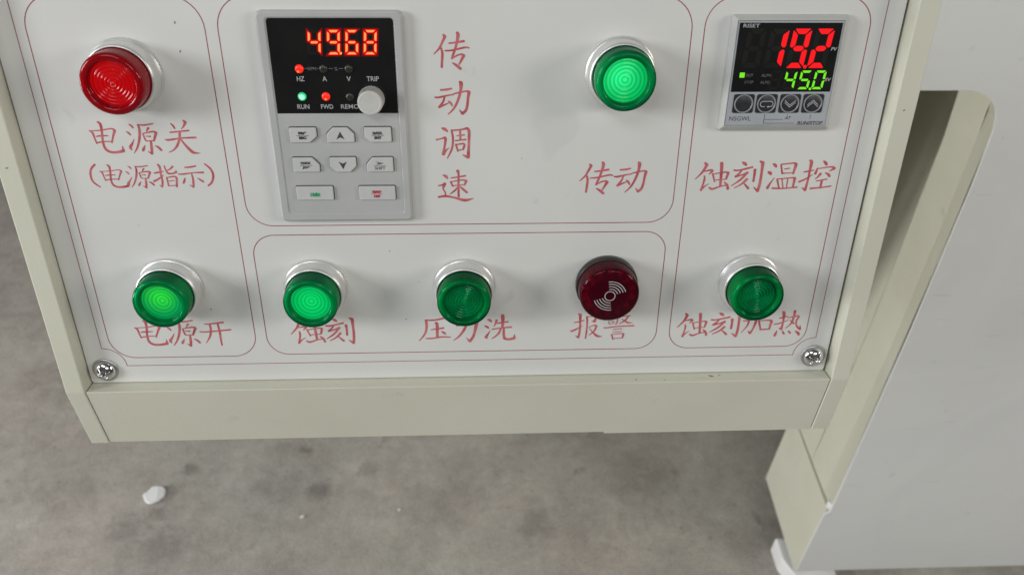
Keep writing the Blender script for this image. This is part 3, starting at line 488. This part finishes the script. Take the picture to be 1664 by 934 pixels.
def strokes(mb, g, z0):
    z = z0
    for st in g.split(';'):
        P = [tuple(float(c) for c in p.split(',')) for p in st.split('>')]
        P = [(x, oy-y, w*1.06) for x, y, w in P]
        run = [P[0]]; runs = []
        for i in range(1, len(P)):
            run.append(P[i])
            if i < len(P)-1:
                a = Vector(P[i][:2])-Vector(P[i-1][:2]); b = Vector(P[i+1][:2])-Vector(P[i][:2])
                if a.angle(b, 0) > 0.95: runs.append(run); run = [P[i]]
        runs.append(run)
        for rn in runs:
            pts = []
            if len(rn) == 2: pts = [tuple(rn[0][k]*(1-t)+rn[1][k]*t for k in range(3)) for t in (0, .33, .66, 1)]
            else:
                for i in range(len(rn)-1):
                    p0 = rn[max(0, i-1)]; p1 = rn[i]; p2 = rn[i+1]; p3 = rn[min(len(rn)-1, i+2)]
                    for s in range(4):
                        t = s/4
                        pts.append(tuple(.5*(2*p1[k]+(p2[k]-p0[k])*t+(2*p0[k]-5*p1[k]+4*p2[k]-p3[k])*t*t+(3*p1[k]-p0[k]-3*p2[k]+p3[k])*t**3) for k in range(3)))
                pts.append(rn[-1])
            pts = [(a_, b_, max(0.12, c_)) for a_, b_, c_ in pts]
            # soft ends
            d = (Vector(pts[0][:2])-Vector(pts[1][:2])); e = (Vector(pts[-1][:2])-Vector(pts[-2][:2]))
            d = d.normalized()*pts[0][2]*.38 if d.length else d
            e = e.normalized()*pts[-1][2]*.38 if e.length else e
            pts = [(pts[0][0]+d.x, pts[0][1]+d.y, pts[0][2]*.35), (pts[0][0]+d.x*.55, pts[0][1]+d.y*.55, pts[0][2]*.8)] + pts + \
                  [(pts[-1][0]+e.x*.55, pts[-1][1]+e.y*.55, pts[-1][2]*.8), (pts[-1][0]+e.x, pts[-1][1]+e.y, pts[-1][2]*.35)]
            mb.ribbon(pts, z); z += 0.004
for nm, lb, gs in LETTERING:
    mb = MB()
    for g in gs.split('|'): strokes(mb, g, 0.03)
    mb.build(nm, 'letter', box, label=lb)
# dirt specks on plate, ledge
mb = MB()
for X, Y, s in ((-118.2, 62.9, .7), (-118.1, 74.1, .55), (-40, 164.1, .4), (-125.4, 193.3, .55), (-34.3, 200.2, .4), (-27.5, 180.2, .3), (-86, 190, .3), (20, 120, .25), (140, 160, .25), (-150, 150, .25)):
    mb.disc(X, oy-Y, s*.6, 0.035, 9, s, random.uniform(-.4, .4), .3)
for X, zz, s in ((78.7, 5.0, .8), (117.0, 3.0, 1.3), (121.5, 2.2, .9), (-70, 4.6, .5), (93, 5.5, .6), (-20, 3, .3)):
    a0 = len(mb.v); mb.disc(X, 0, s, 0, 9, s*.45, random.uniform(-.4, .4), .4)
    mb.v[a0:] = [(x, 0.02, zz + y) for x, y, z in mb.v[a0:]]
mb.disc(-195.0, oy-120, .7, 8.03, 9, .35, .2, .3); mb.disc(181, oy-97, .5, 8.03, 9, .3, .2, .3)
mb.build('dirt_speck', 'speck', box, kind='stuff')

# screws in the plate's lower corners (parts of the box)
def screw(X, Y, ang):
    mb = MB(); nr, ns = 22, 96; R_ = 5.1; H_ = 3.3
    v = [(0, 0, 0)]; f = []
    def zz(x, y):
        rr_ = math.hypot(x, y)/R_
        z = H_*math.sqrt(max(0, 1-rr_*rr_*0.98))+0.9
        c_, s_ = math.cos(ang), math.sin(ang); a_, b_ = abs(x*c_+y*s_), abs(-x*s_+y*c_)
        wing = lambda l, t: max(0, min(1, (3.3-l)/0.9))*max(0, min(1, (0.72-t)/0.3))
        return z - 2.0*max(wing(a_, b_), wing(b_, a_))
    v = [(0, 0, zz(0, 0))]
    for i in range(1, nr+1):
        r_ = R_*i/nr
        for j in range(ns):
            a_ = 2*math.pi*j/ns; x, y = r_*math.cos(a_), r_*math.sin(a_); v.append((x, y, zz(x, y)))
    for j in range(ns): f.append((0, 1+j, 1+(j+1) % ns))
    for i in range(nr-1):
        for j in range(ns):
            a_ = 1+i*ns+j; b_ = 1+i*ns+(j+1) % ns; f.append((a_, a_+ns, b_+ns, b_))
    mb.add(v, f, True)
    o = mb.build('screw', 'screw', box, off=(X, oy-Y, 0))
    MB().lathe([(3, 0.02), (6.1, 0.02), (6.25, 0.35), (6.1, 0.75), (4.4, 0.9), (3.0, 0.9)], 48).build('washer', 'washer', o)
    return o
screw(-181.3, 226.2, 0.35)
screw(168.6, 224.8, 1.0)

# ------------------------------------------------------------------ push buttons
def ring_mesh(parent, knurled=True):
    prof = [(12.0, 0.02), (14.55, 0.02), (14.75, 0.3), (14.75, 1.5), (14.45, 1.9), (14.1, 1.95), (13.95, 2.2), (13.85, 5.5), (13.75, 7.2), (13.45, 7.9), (12.95, 8.3), (12.65, 8.35), (12.5, 8.0), (12.5, 5.0)]
    MB().lathe(prof, 120, knurl=(2, 3, 0.22) if knurled else None).build('bezel_ring', 'satin', parent)
def lens(parent, mat, name='lens', rh=0.2):
    p = [(12.3, 4.5), (12.3, 14.6), (12.2, 15.6), (11.9, 16.4), (11.3, 16.9), (10.6, 17.0), (9.7, 16.85), (9.25, 16.4), (9.1, 15.4), (8.9, 15.0)]
    r = 8.7
    while r > 1.1:
        p += [(r, 15.0), (r-0.35, 15.0+rh), (r-0.7, 15.0+rh), (r-1.0, 15.01)]; r -= 1.35
    p += [(0.9, 15.0), (0.55, 15.4), (0.0, 15.5)]
    MB().lathe(p, 72).build(name, mat, parent)
def lamp_mat(name, c_mid, c_edge, s, off=(0, 0), hot=0.0):
    """lit diffuser: brightest at its lamp, ribbed in circles like the moulded plastic"""
    m, nt, b = new_mat(name)
    N = nt.nodes; L = nt.links
    tc = N.new('ShaderNodeTexCoord')
    def radius(ox, oy):
        mp = N.new('ShaderNodeMapping'); mp.inputs['Location'].default_value = (-ox*K, -oy*K, 0); mp.inputs['Scale'].default_value = (1, 1, 0)
        ln = N.new('ShaderNodeVectorMath'); ln.operation = 'LENGTH'
        L.new(tc.outputs['Object'], mp.inputs[0]); L.new(mp.outputs[0], ln.inputs[0]); return ln.outputs['Value']
    rp = N.new('ShaderNodeMapRange'); rp.interpolation_type = 'SMOOTHSTEP'; rp.inputs[1].default_value = 0.0; rp.inputs[2].default_value = 0.0105
    L.new(radius(*off), rp.inputs[0])
    mx = N.new('ShaderNodeMixRGB'); mx.inputs[1].default_value = (*c_mid, 1); mx.inputs[2].default_value = (*c_edge, 1)
    L.new(rp.outputs[0], mx.inputs[0])
    k = N.new('ShaderNodeMath'); k.operation = 'MULTIPLY'; k.inputs[1].default_value = 2*math.pi/0.00165; L.new(radius(0, 0), k.inputs[0])
    sn = N.new('ShaderNodeMath'); sn.operation = 'SINE'; L.new(k.outputs[0], sn.inputs[0])
    st = N.new('ShaderNodeMapRange'); st.inputs[1].default_value = -1; st.inputs[2].default_value = 1; st.inputs[3].default_value = 0.60*s; st.inputs[4].default_value = 1.15*s
    L.new(sn.outputs[0], st.inputs[0])
    L.new(mx.outputs[0], b.inputs['Emission Color']); L.new(st.outputs[0], b.inputs['Emission Strength'])
    b.inputs['Base Color'].default_value = (0.5, 0.5, 0.48, 1)
    return m
def core(parent, mat, wall):
    MB().lathe([(11.9, 4.0), (11.9, 14.4), (11.2, 15.6), (10.4, 16.2), (9.6, 15.9), (9.0, 15.0), (8.9, 13.6)], 48).build('lens_wall', wall, parent)
    if mat == 'lamp_off':
        p = [(9.2, 13.0), (8.8, 13.6)]; r = 8.6
        while r > 1.2: p += [(r, 13.4), (r-0.5, 14.1), (r-0.9, 14.1), (r-1.2, 13.4)]; r -= 1.4
        MB().lathe(p+[(0.5, 13.9), (0, 14.0)], 36).build('lamp_diffuser', mat, parent)
        return
    MB().lathe([(9.2, 13.0), (8.8, 13.9), (8.0, 14.1), (6, 13.8), (3, 13.2), (0, 13.0)], 48).build('lamp_diffuser', mat, parent)
def button(label, X, Y, lensmat, coremat, knurled=True, rot=0):
    t = thing('push_button', label, 'push button', X, Y, 0, group='round illuminated push buttons on the control face', rot=rot)
    ring_mesh(t, knurled); lens(t, lensmat, rh=0.42 if lensmat == 'lens_green_off' else 0.30 if lensmat == 'lens_red' else 0.22); core(t, coremat, 'body_red' if lensmat == 'lens_red' else 'body_green')
    return t
M['lamp_red'] = lamp_mat('red_button_lamp', (1.0, 0.035, 0.015), (0.85, 0.02, 0.012), 0.62, (-3, 2.5))
M['lamp_g1'] = lamp_mat('green_lamp_bright', (0.5, 1.0, 0.45), (0.03, 0.46, 0.13), 1.15, (-1.5, 2.0))
M['lamp_g2'] = lamp_mat('green_lamp_even', (0.05, 0.85, 0.24), (0.0, 0.50, 0.15), 0.95)
M['lamp_g3'] = lamp_mat('green_lamp_soft', (0.6, 0.95, 0.03), (0.0, 0.28, 0.10), 0.90, (1.0, 1.6))
M['lamp_off'] = noise_mat('unlit_green_diffuser', (0.12, 0.55, 0.36), (0.22, 0.75, 0.50), 260, 0.16, 0.08)
button('red push button in chrome ring at upper left, the only bright red one', -141.1, 83.2, 'lens_red', 'lamp_red')
button('brightly lit green push button between the keypad and the temperature controller', 60.4, 82.6, 'lens_green', 'lamp_g1', rot=.3)
button('lit green push button at lower left, below the red button', -141.3, 181.2, 'lens_green', 'lamp_g3', False, rot=.8)
button('brightly lit green push button just below the grey keypad, left of two other round ones', -75.2, 182.4, 'lens_green', 'lamp_g2', rot=1.4)
button('unlit dark green push button in the middle of the framed lower row', -6.1, 183.0, 'lens_green_off', 'lamp_off', rot=2.0)
button('unlit green push button in the lower right corner beneath the temperature controller', 128.9, 182.2, 'lens_green_off', 'lamp_off', False, rot=2.6)

# ------------------------------------------------------------------ buzzer
bz = thing('alarm_buzzer', 'dark red round alarm buzzer with white sound wave arcs and black base', 'buzzer', 60.9, 181.9)
MB().lathe([(12, 0.02), (14.3, 0.02), (14.6, 0.4), (14.6, 3.6), (14.3, 4.0), (13.6, 4.1), (13.5, 3.8)], 64).build('base_ring', 'blackp', bz)
MB().lathe([(13.9, 3.9), (13.85, 10.9), (13.6, 12.0), (13.0, 12.7), (12.2, 13.0), (0, 13.05)], 72).build('cover', 'lens_buzzer', bz)
MB().lathe([(13.0, 3.9), (13.0, 5.5), (9.4, 6.0), (9.2, 10.2), (6, 10.4), (5.8, 9.8), (2.2, 9.8), (2.0, 10.4), (0, 10.4)], 48).build('sounder', 'blackp', bz)
for k in range(14):
    a = k/14*2*math.pi
    mb = MB().box(-1.0, 1.0, 9.6, 12.6, 5.0, 10.0)
    c_, s_ = math.cos(a), math.sin(a); mb.v = [(x*c_-y*s_, x*s_+y*c_, z) for x, y, z in mb.v]
    mb.build('sounder_rib', 'rib', bz)
mb = MB()
def arcs(mb, r, a0, a1, w, z):
    n = max(8, int((a1-a0)/6)); full = a1-a0 >= 360
    mb.ribbon([(r*math.cos(math.radians(a0+(a1-a0)*i/n)), r*math.sin(math.radians(a0+(a1-a0)*i/n)), w) for i in range(n if full else n+1)], z, full)
arcs(mb, 2.35, 0, 360, .42, 13.08)
for r in (3.6, 4.9, 6.2, 7.4):
    arcs(mb, r, 17, 98, .42, 13.08); arcs(mb, r, 197, 278, .42, 13.08)
mb.build('sound_wave_print', 'printw', bz)

# ------------------------------------------------------------------ keypad of the drive
kp = thing('drive_keypad', 'light grey drive keypad with black display showing 49.68 in red', 'keypad', -57.2, 102.5)
# outer frame ring and sunken faceplate
outer = rrect(-28.9, 28.9, -45.1, 44.6, 2.4); inner = rrect(-25.25, 25.4, -41.3, 42.2, (1.2, 1.6, 1.6, 1.2))
def ring_prism(mb, o, i, z0, z1, be):
    n = len(o); o2 = inset(o, be); i2 = inset(i, -0.25)
    V_ = [(x, y, z0) for x, y in o] + [(x, y, z1-be) for x, y in o] + [(x, y, z1) for x, y in o2] + [(x, y, z1) for x, y in i2] + [(x, y, z1-.25) for x, y in i] + [(x, y, z0) for x, y in i]
    F_ = []
    for r in range(5):
        for k in range(n): j = (k+1) % n; F_.append((r*n+k, r*n+j, (r+1)*n+j, (r+1)*n+k))
    mb.add(V_, F_)
mb = MB(); ring_prism(mb, outer, inner, 0.02, 3.3, 0.9); mb.build('frame', 'keygrey', kp)
MB().prism(inner, 0.05, 2.95).build('front_face', 'keygrey', kp)
MB().prism(rrect(-24.7, 25.15, 3.7, 42.0, (0.2, 1.4, 1.4, 0.2)), 2.9, 3.12, bev=.06).build('display_window', 'black', kp)
SEG = {'0': 'abcdef', '1': 'bc', '2': 'abdeg', '4': 'bcfg', '5': 'acdfg', '6': 'acdefg', '8': 'abcdefg', '9': 'abcdfg'}
def seg_pts(x0, y0, w, h, t, sl, gap, ch):
    """outer box; returns segment polygons for one slanted digit (y up, top at y0)"""
    def P(x, y): return (x0 + x - sl*(y/h), y0 - y)
    g = gap; m = h/2
    S = {
     'a': [(g, 0), (w-g, 0), (w-t-g*.4, t), (t+g*.4, t)],
     'd': [(g, h), (w-g, h), (w-t-g*.4, h-t), (t+g*.4, h-t)],
     'f': [(0, g), (t, t+g*.6), (t, m-t*.5-g*.4), (t*.45, m-g*.5), (0, m-t*.35)],
     'b': [(w, g), (w-t, t+g*.6), (w-t, m-t*.5-g*.4), (w-t*.45, m-g*.5), (w, m-t*.35)],
     'e': [(0, h-g), (t, h-t-g*.6), (t, m+t*.5+g*.4), (t*.45, m+g*.5), (0, m+t*.35)],
     'c': [(w, h-g), (w-t, h-t-g*.6), (w-t, m+t*.5+g*.4), (w-t*.45, m+g*.5), (w, m+t*.35)],
     'g': [(t*.55+g*.5, m), (t+g*.5, m-t*.5), (w-t-g*.5, m-t*.5), (w-t*.55-g*.5, m), (w-t-g*.5, m+t*.5), (t+g*.5, m+t*.5)]}
    return {k: [P(*p) for p in v_] for k, v_ in S.items()}
def digit(ch, x0, y0, w, h, t, sl, z, mat, parent, gap=.35, name='display_segment', hot=None):
    S = seg_pts(x0, y0, w, h, t, sl, gap, ch)
    off = MB()
    for k in S:
        if k not in SEG.get(ch, ''): off.poly(rpoly(S[k], t*.22), z)
    off.build('unlit_segment', 'seg_off', parent)
    for k in SEG.get(ch, ''):
        o = MB().poly(rpoly(S[k], t*.22), z).build(name, mat, parent)
        if hot:
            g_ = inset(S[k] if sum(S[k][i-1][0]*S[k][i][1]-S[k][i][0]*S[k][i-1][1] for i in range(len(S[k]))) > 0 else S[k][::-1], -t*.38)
            MB().poly(rpoly(g_, t*.5), z-.008-.001*'abcdefg'.index(k)).build('segment_bloom', 'seg_bloom', o)
            c_ = Vector((sum(p[0] for p in S[k])/len(S[k]), sum(p[1] for p in S[k])/len(S[k])))
            pts = inset(S[k] if sum(S[k][i-1][0]*S[k][i][1]-S[k][i][0]*S[k][i-1][1] for i in range(len(S[k]))) > 0 else S[k][::-1], t*.22)
            MB().poly(rpoly(pts, t*.2), z+.02).build('segment_core', hot, o)
for ch, x in zip('4968', (-8.9, -1.3, 6.0, 13.3)):
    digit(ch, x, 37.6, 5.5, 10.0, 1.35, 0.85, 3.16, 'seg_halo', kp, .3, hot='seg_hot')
MB().disc(3.5, 28.3, .55, 3.16, 12).build('decimal_point', 'seg_hot', kp)
def led(x, y, mat, hot=None, hx=0, hy=0, hr=.7):
    o = MB().lathe([(1.75, 0), (1.7, .25), (1.3, .6), (.7, .8), (0, .85)], 24).build('indicator_lamp', mat, kp, off=(x, y, 3.1))
    if hot: MB().disc(hx, hy, hr, .95, 14).build('lamp_glint', hot, o)
led(-13.7, 22.1, 'led_red', 'led_hot', -.4, -.9, .5); led(-13.8, 10.8, 'led_green', 'led_gwhite', .1, 0, 1.1); led(-4.1, 10.8, 'led_red', 'led_hot', 0, -.9, .5)
for x, y in ((-4.0, 22.1), (6.2, 22.1), (5.8, 10.7)): led(x, y, 'led_off')
z = 3.15
text('HZ', -15.1, 17.1, -12.1, 19.05, z, 'printw', kp, bold=.0001); text('A', -4.8, 17.1, -3.0, 19.05, z, 'printw', kp, bold=.0001); text('V', 5.0, 17.05, 6.7, 19.0, z, 'printw', kp, bold=.0001)
text('TRIP', 13.1, 17.05, 18.1, 19.0, z, 'printw', kp, bold=.0001); text('RUN', -16.2, 5.6, -11.3, 7.55, z, 'printw', kp, bold=.0001); text('FWD', -6.5, 5.6, -1.5, 7.5, z, 'printw', kp, bold=.0001)
text('REMOTE', 1.7, 5.6, 12.2, 7.5, z, 'printw', kp, bold=.0001); text('RPM', -10.3, 21.5, -6.9, 22.8, z, 'printdim', kp); text('%', .4, 21.4, 1.7, 22.8, z, 'printdim', kp)
mb = MB()
for a_, b_ in ((-11.8, -10.6), (-6.6, -5.8), (-1.9, -.1), (2.2, 4.0)): mb.ribbon([(a_, 22.2, .22), (b_, 22.2, .22)], z)
mb.build('dash_print', 'printdim', kp)
# knob
nt_ = 60; prof = [(5.5, 3.1), (5.35, 3.4), (5.15, 9.0), (4.8, 9.45), (4.3, 9.55), (3.9, 9.45), (0, 9.4)]
MB().lathe(prof, nt_*2, smooth=False, knurl=(0, 2, .22)).build('knob', 'knob', kp, off=(14.5, 9.7, 0))
# keys (x right, y down from the tables) with their legends
def key(poly, leg, mat='keybtn', label=None):
    poly = [(x, -y) for x, y in poly]
    pr = rpoly(poly, .55)
    if sum(pr[i-1][0]*pr[i][1]-pr[i][0]*pr[i-1][1] for i in range(len(pr))) < 0: pr = pr[::-1]
    o = MB().prism(pr, 2.9, 4.0, bev=.35, steps=3).build('key', mat, kp, label=label)
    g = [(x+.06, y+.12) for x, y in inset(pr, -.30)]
    MB().poly(g, 2.985).build('key_gap_shade', 'gap', o)  # dark sheet for the gap and its painted shadow line, shifted up and right
    for fn in leg: fn(o)
    return o
zt = 4.03
def two(a_, b_, cx_, cy_, w1, w2, mat='printk', bd=.0012):
    def fn(o):
        text(a_, cx_-w1/2, -cy_+.35, cx_+w1/2, -cy_+1.65, zt, mat, o, 'key_legend', bold=bd)
        text(b_, cx_-w2/2, -cy_-1.65, cx_+w2/2, -cy_-.35, zt, mat, o, 'key_legend', bold=bd)
        MB().ribbon([(cx_-2.6, -cy_, .22), (cx_+2.6, -cy_, .22)], zt).build('legend_bar', mat, o)
    return fn
def arrow(cx_, cy_, up):
    s_ = 1 if up else -1
    def fn(o): MB().add([(cx_-1.75, -cy_-1.7*s_, zt), (cx_, -cy_-.75*s_, zt), (cx_+1.75, -cy_-1.7*s_, zt), (cx_, -cy_+1.8*s_, zt)], [(0, 1, 3), (1, 2, 3)]).build('arrow_legend', 'printk', o)
    return fn
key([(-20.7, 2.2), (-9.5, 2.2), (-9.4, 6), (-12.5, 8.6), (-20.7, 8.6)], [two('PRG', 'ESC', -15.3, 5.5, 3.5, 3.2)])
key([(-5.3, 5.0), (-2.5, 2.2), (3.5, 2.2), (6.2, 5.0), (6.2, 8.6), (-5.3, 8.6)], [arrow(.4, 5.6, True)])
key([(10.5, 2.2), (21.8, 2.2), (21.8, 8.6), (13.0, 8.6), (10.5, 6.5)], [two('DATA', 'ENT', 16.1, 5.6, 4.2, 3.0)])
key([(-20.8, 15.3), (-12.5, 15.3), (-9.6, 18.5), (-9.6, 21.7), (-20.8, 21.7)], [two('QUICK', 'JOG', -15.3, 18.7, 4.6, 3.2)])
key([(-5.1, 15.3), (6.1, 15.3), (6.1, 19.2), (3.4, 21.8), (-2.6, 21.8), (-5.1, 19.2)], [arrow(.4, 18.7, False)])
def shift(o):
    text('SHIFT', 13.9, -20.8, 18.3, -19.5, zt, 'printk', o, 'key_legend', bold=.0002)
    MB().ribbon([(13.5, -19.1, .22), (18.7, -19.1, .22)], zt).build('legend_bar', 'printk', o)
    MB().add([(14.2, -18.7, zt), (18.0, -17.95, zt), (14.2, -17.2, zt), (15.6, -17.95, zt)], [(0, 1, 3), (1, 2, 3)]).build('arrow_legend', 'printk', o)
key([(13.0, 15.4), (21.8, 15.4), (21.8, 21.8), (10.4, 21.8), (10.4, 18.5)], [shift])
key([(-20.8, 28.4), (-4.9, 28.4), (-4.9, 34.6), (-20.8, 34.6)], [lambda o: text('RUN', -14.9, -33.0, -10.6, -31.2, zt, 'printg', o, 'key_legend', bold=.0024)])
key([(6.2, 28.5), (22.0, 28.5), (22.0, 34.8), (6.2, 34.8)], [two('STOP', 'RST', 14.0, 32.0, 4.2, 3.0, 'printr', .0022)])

# ------------------------------------------------------------------ temperature controller
tc = thing('temperature_controller', 'square temperature controller with red 19.2 over green 45.0', 'controller', 128.5, 83.4)
b0 = rrect(-24.0, 24.0, -23.9, 24.0, .8); b1 = rrect(-22.6, 21.9, -21.5, 22.6, .6)
n_ = len(b0); mb = MB()
b15 = [(p[0]*.85+q_[0]*.15, p[1]*.85+q_[1]*.15) for p, q_ in zip(b0, b1)]
V_ = [(x, y, .02) for x, y in b0] + [(x, y, 1.6) for x, y in b0] + [(x, y, 4.1) for x, y in b1] + [(x, y, 4.15) for x, y in inset(b1, .25)] + [(x, y, 3.9) for x, y in inset(b1, .35)]
F_ = [(r_*n_+k, r_*n_+(k+1) % n_, (r_+1)*n_+(k+1) % n_, (r_+1)*n_+k) for r_ in range(4) for k in range(n_)]
mb.add(V_, F_); mb.build('bezel', 'tcgrey', tc)
MB().prism(inset(b1, .5), 2.0, 4.05, bev=.1).build('front_face', 'tcface', tc)
MB().prism(rrect(-21.5, 20.7, -6.6, 21.4, .2), 4.0, 4.2).build('display_window', 'black', tc)
z = 4.24
for ch, x in zip(' 192', (-17.6, -8.3, 1.0, 10.3)): digit(ch, x, 19.1, 7.6, 15.8, 2.15, 1.35, z, 'seg_red', tc, .55)
MB().disc(8.1, 3.8, .8, z+.01, 16).build('decimal_point', 'seg_red', tc)
for ch, x in zip(' 450', (-5.3, .8, 7.0, 13.1)): digit(ch, x, 2.25, 4.7, 7.8, .95, .75, z, 'seg_green', tc, .4)
MB().disc(11.95, -5.4, .55, z+.01, 14).build('decimal_point', 'seg_green', tc)
MB().poly(rrect(-18.75, -16.65, -.65, 1.45, .2), z).build('output_lamp', 'seg_green', tc)
text('RISET', -20.0, 19.5, -13.3, 21.0, z, 'printw', tc, bold=.0001); text('PV', 17.7, 10.3, 20.3, 11.7, z, 'printw', tc, shear=.15, bold=.0002); text('SV', 17.4, -2.2, 20.2, -.8, z, 'printw', tc, shear=.15, bold=.0002)
text('OUT', -16.2, -.3, -13.1, .95, z, 'printdim', tc); text('STOP', -16.3, -3.1, -12.6, -1.95, z, 'printdim', tc); text('ALM1', -9.6, -.3, -5.6, .9, z, 'printdim', tc); text('ALM2', -9.6, -3.2, -5.6, -2.0, z, 'printdim', tc)
zf = 4.09
text('N5GWL', -20.5, -19.0, -11.3, -17.1, zf, 'printk', tc); text('AT', 3.3, -18.5, 6.1, -17.1, zf, 'printk', tc, shear=.3, bold=.0002); text('RUN/STOP', 9.2, -20.8, 20.2, -19.3, zf, 'printk', tc, shear=.15, bold=.0003)
mb = MB(); mb.ribbon([(-5.5, -16.2, .2), (-5.5, -20.15, .2)], zf); mb.ribbon([(-5.5, -18.5, .2), (2.5, -18.5, .2)], zf+.004); mb.ribbon([(-5.6, -20.15, .2), (7.6, -20.15, .2)], zf+.008)
mb.ribbon([(14.3, -16.5, .22), (14.3, -18.3, .22)], zf); mb.ribbon([(4.4, -16.2, .22), (4.4, -16.8, .22)], zf)
mb.build('bracket_print', 'printk', tc)
for i, cx_ in enumerate((-15.4, -5.6, 4.4, 14.3)):
    sym = ['plain', 'cycle arrow', 'down chevron', 'up chevron'][i]
    o = MB().prism(rrect(cx_-4.45, cx_+4.45, -15.65, -7.55, .9), 4.0, 4.3, bev=.15).build('key', 'tckey', tc, label='black square key with ' + sym + ' mark' if i else 'black square key with blank round face')
    cy_ = -11.6
    MB().lathe([(4.0, 0), (4.0, .25), (3.8, .42), (3.6, .3), (3.4, .05)], 48).build('key_ring', 'ringgrey', o, off=(cx_, cy_, 4.28))
    MB().lathe([(3.45, 0.02), (3.3, .12), (0, .16)], 40).build('key_dome', 'tckey', o, off=(cx_, cy_, 4.3))
    mb = MB(); zz_ = 4.5
    if i == 1:
        pts = [(cx_-.6, cy_-1.25), (cx_-1.5, cy_-1.25)] + [(cx_-1.5+1.15*math.cos(math.radians(t)), cy_-.1+1.15*math.sin(math.radians(t))) for t in range(250, 90, -20)] + [(cx_+1.6+1.15*math.cos(math.radians(t)), cy_-.1+1.15*math.sin(math.radians(t))) for t in range(90, -91, -20)] + [(cx_+.7, cy_-1.25)]
        mb.ribbon([(x, y, .3) for x, y in pts], zz_); mb.poly([(cx_+.2, cy_-1.25), (cx_+1.0, cy_-.75), (cx_+1.0, cy_-1.75)], zz_+.01)
    if i in (2, 3):
        s_ = 1 if i == 2 else -1
        for k_ in (0, .85): mb.ribbon([(cx_-2.3, cy_+(1.4-k_)*s_, .3), (cx_, cy_+(-.8-k_+.2)*s_, .3), (cx_+2.3, cy_+(1.4-k_)*s_, .3)], zz_)
    if i: mb.build('key_symbol', 'printw', o)

# ------------------------------------------------------------------ bits on the floor
def flake(name, label, cat, x, y, r, ry, th, rot, notch=False):
    n = 26; top = []
    for i in range(n):
        a = 2*math.pi*i/n; k = 1+.06*math.sin(3*a+1)+random.uniform(-.06, .06)
        if notch and 1.9 < a < 2.5: k *= .78
        top.append((r*k*math.cos(a), ry*k*math.sin(a)))
    mb = MB().prism(top, 0.3, th, bev=th*.35)
    mb.v = [(px, py, pz + 2.2*((py/ry)**2)*(th > 2)) for px, py, pz in mb.v]
    o = mb.build(name, 'white_block')
    o.location = (x*K, y*K, 0.0005); o.rotation_euler = (0, 0, rot)
    o['label'] = label; o['category'] = cat
    return o
flake('plaster_flake', 'white oval plaster flake with a notch lying on the grey floor at lower left', 'flake', -506, 758, 16.5, 15.5, 4.5, .35, True)
flake('plaster_crumb', 'tiny white crumb on the floor right of the white flake', 'crumb', -272, 714, 3.2, 2.4, 1.6, .5)
flake('plaster_crumb', 'tiny white crumb on the floor below the middle of the control box', 'crumb', -125, 722, 2.4, 1.8, 1.4, .2)
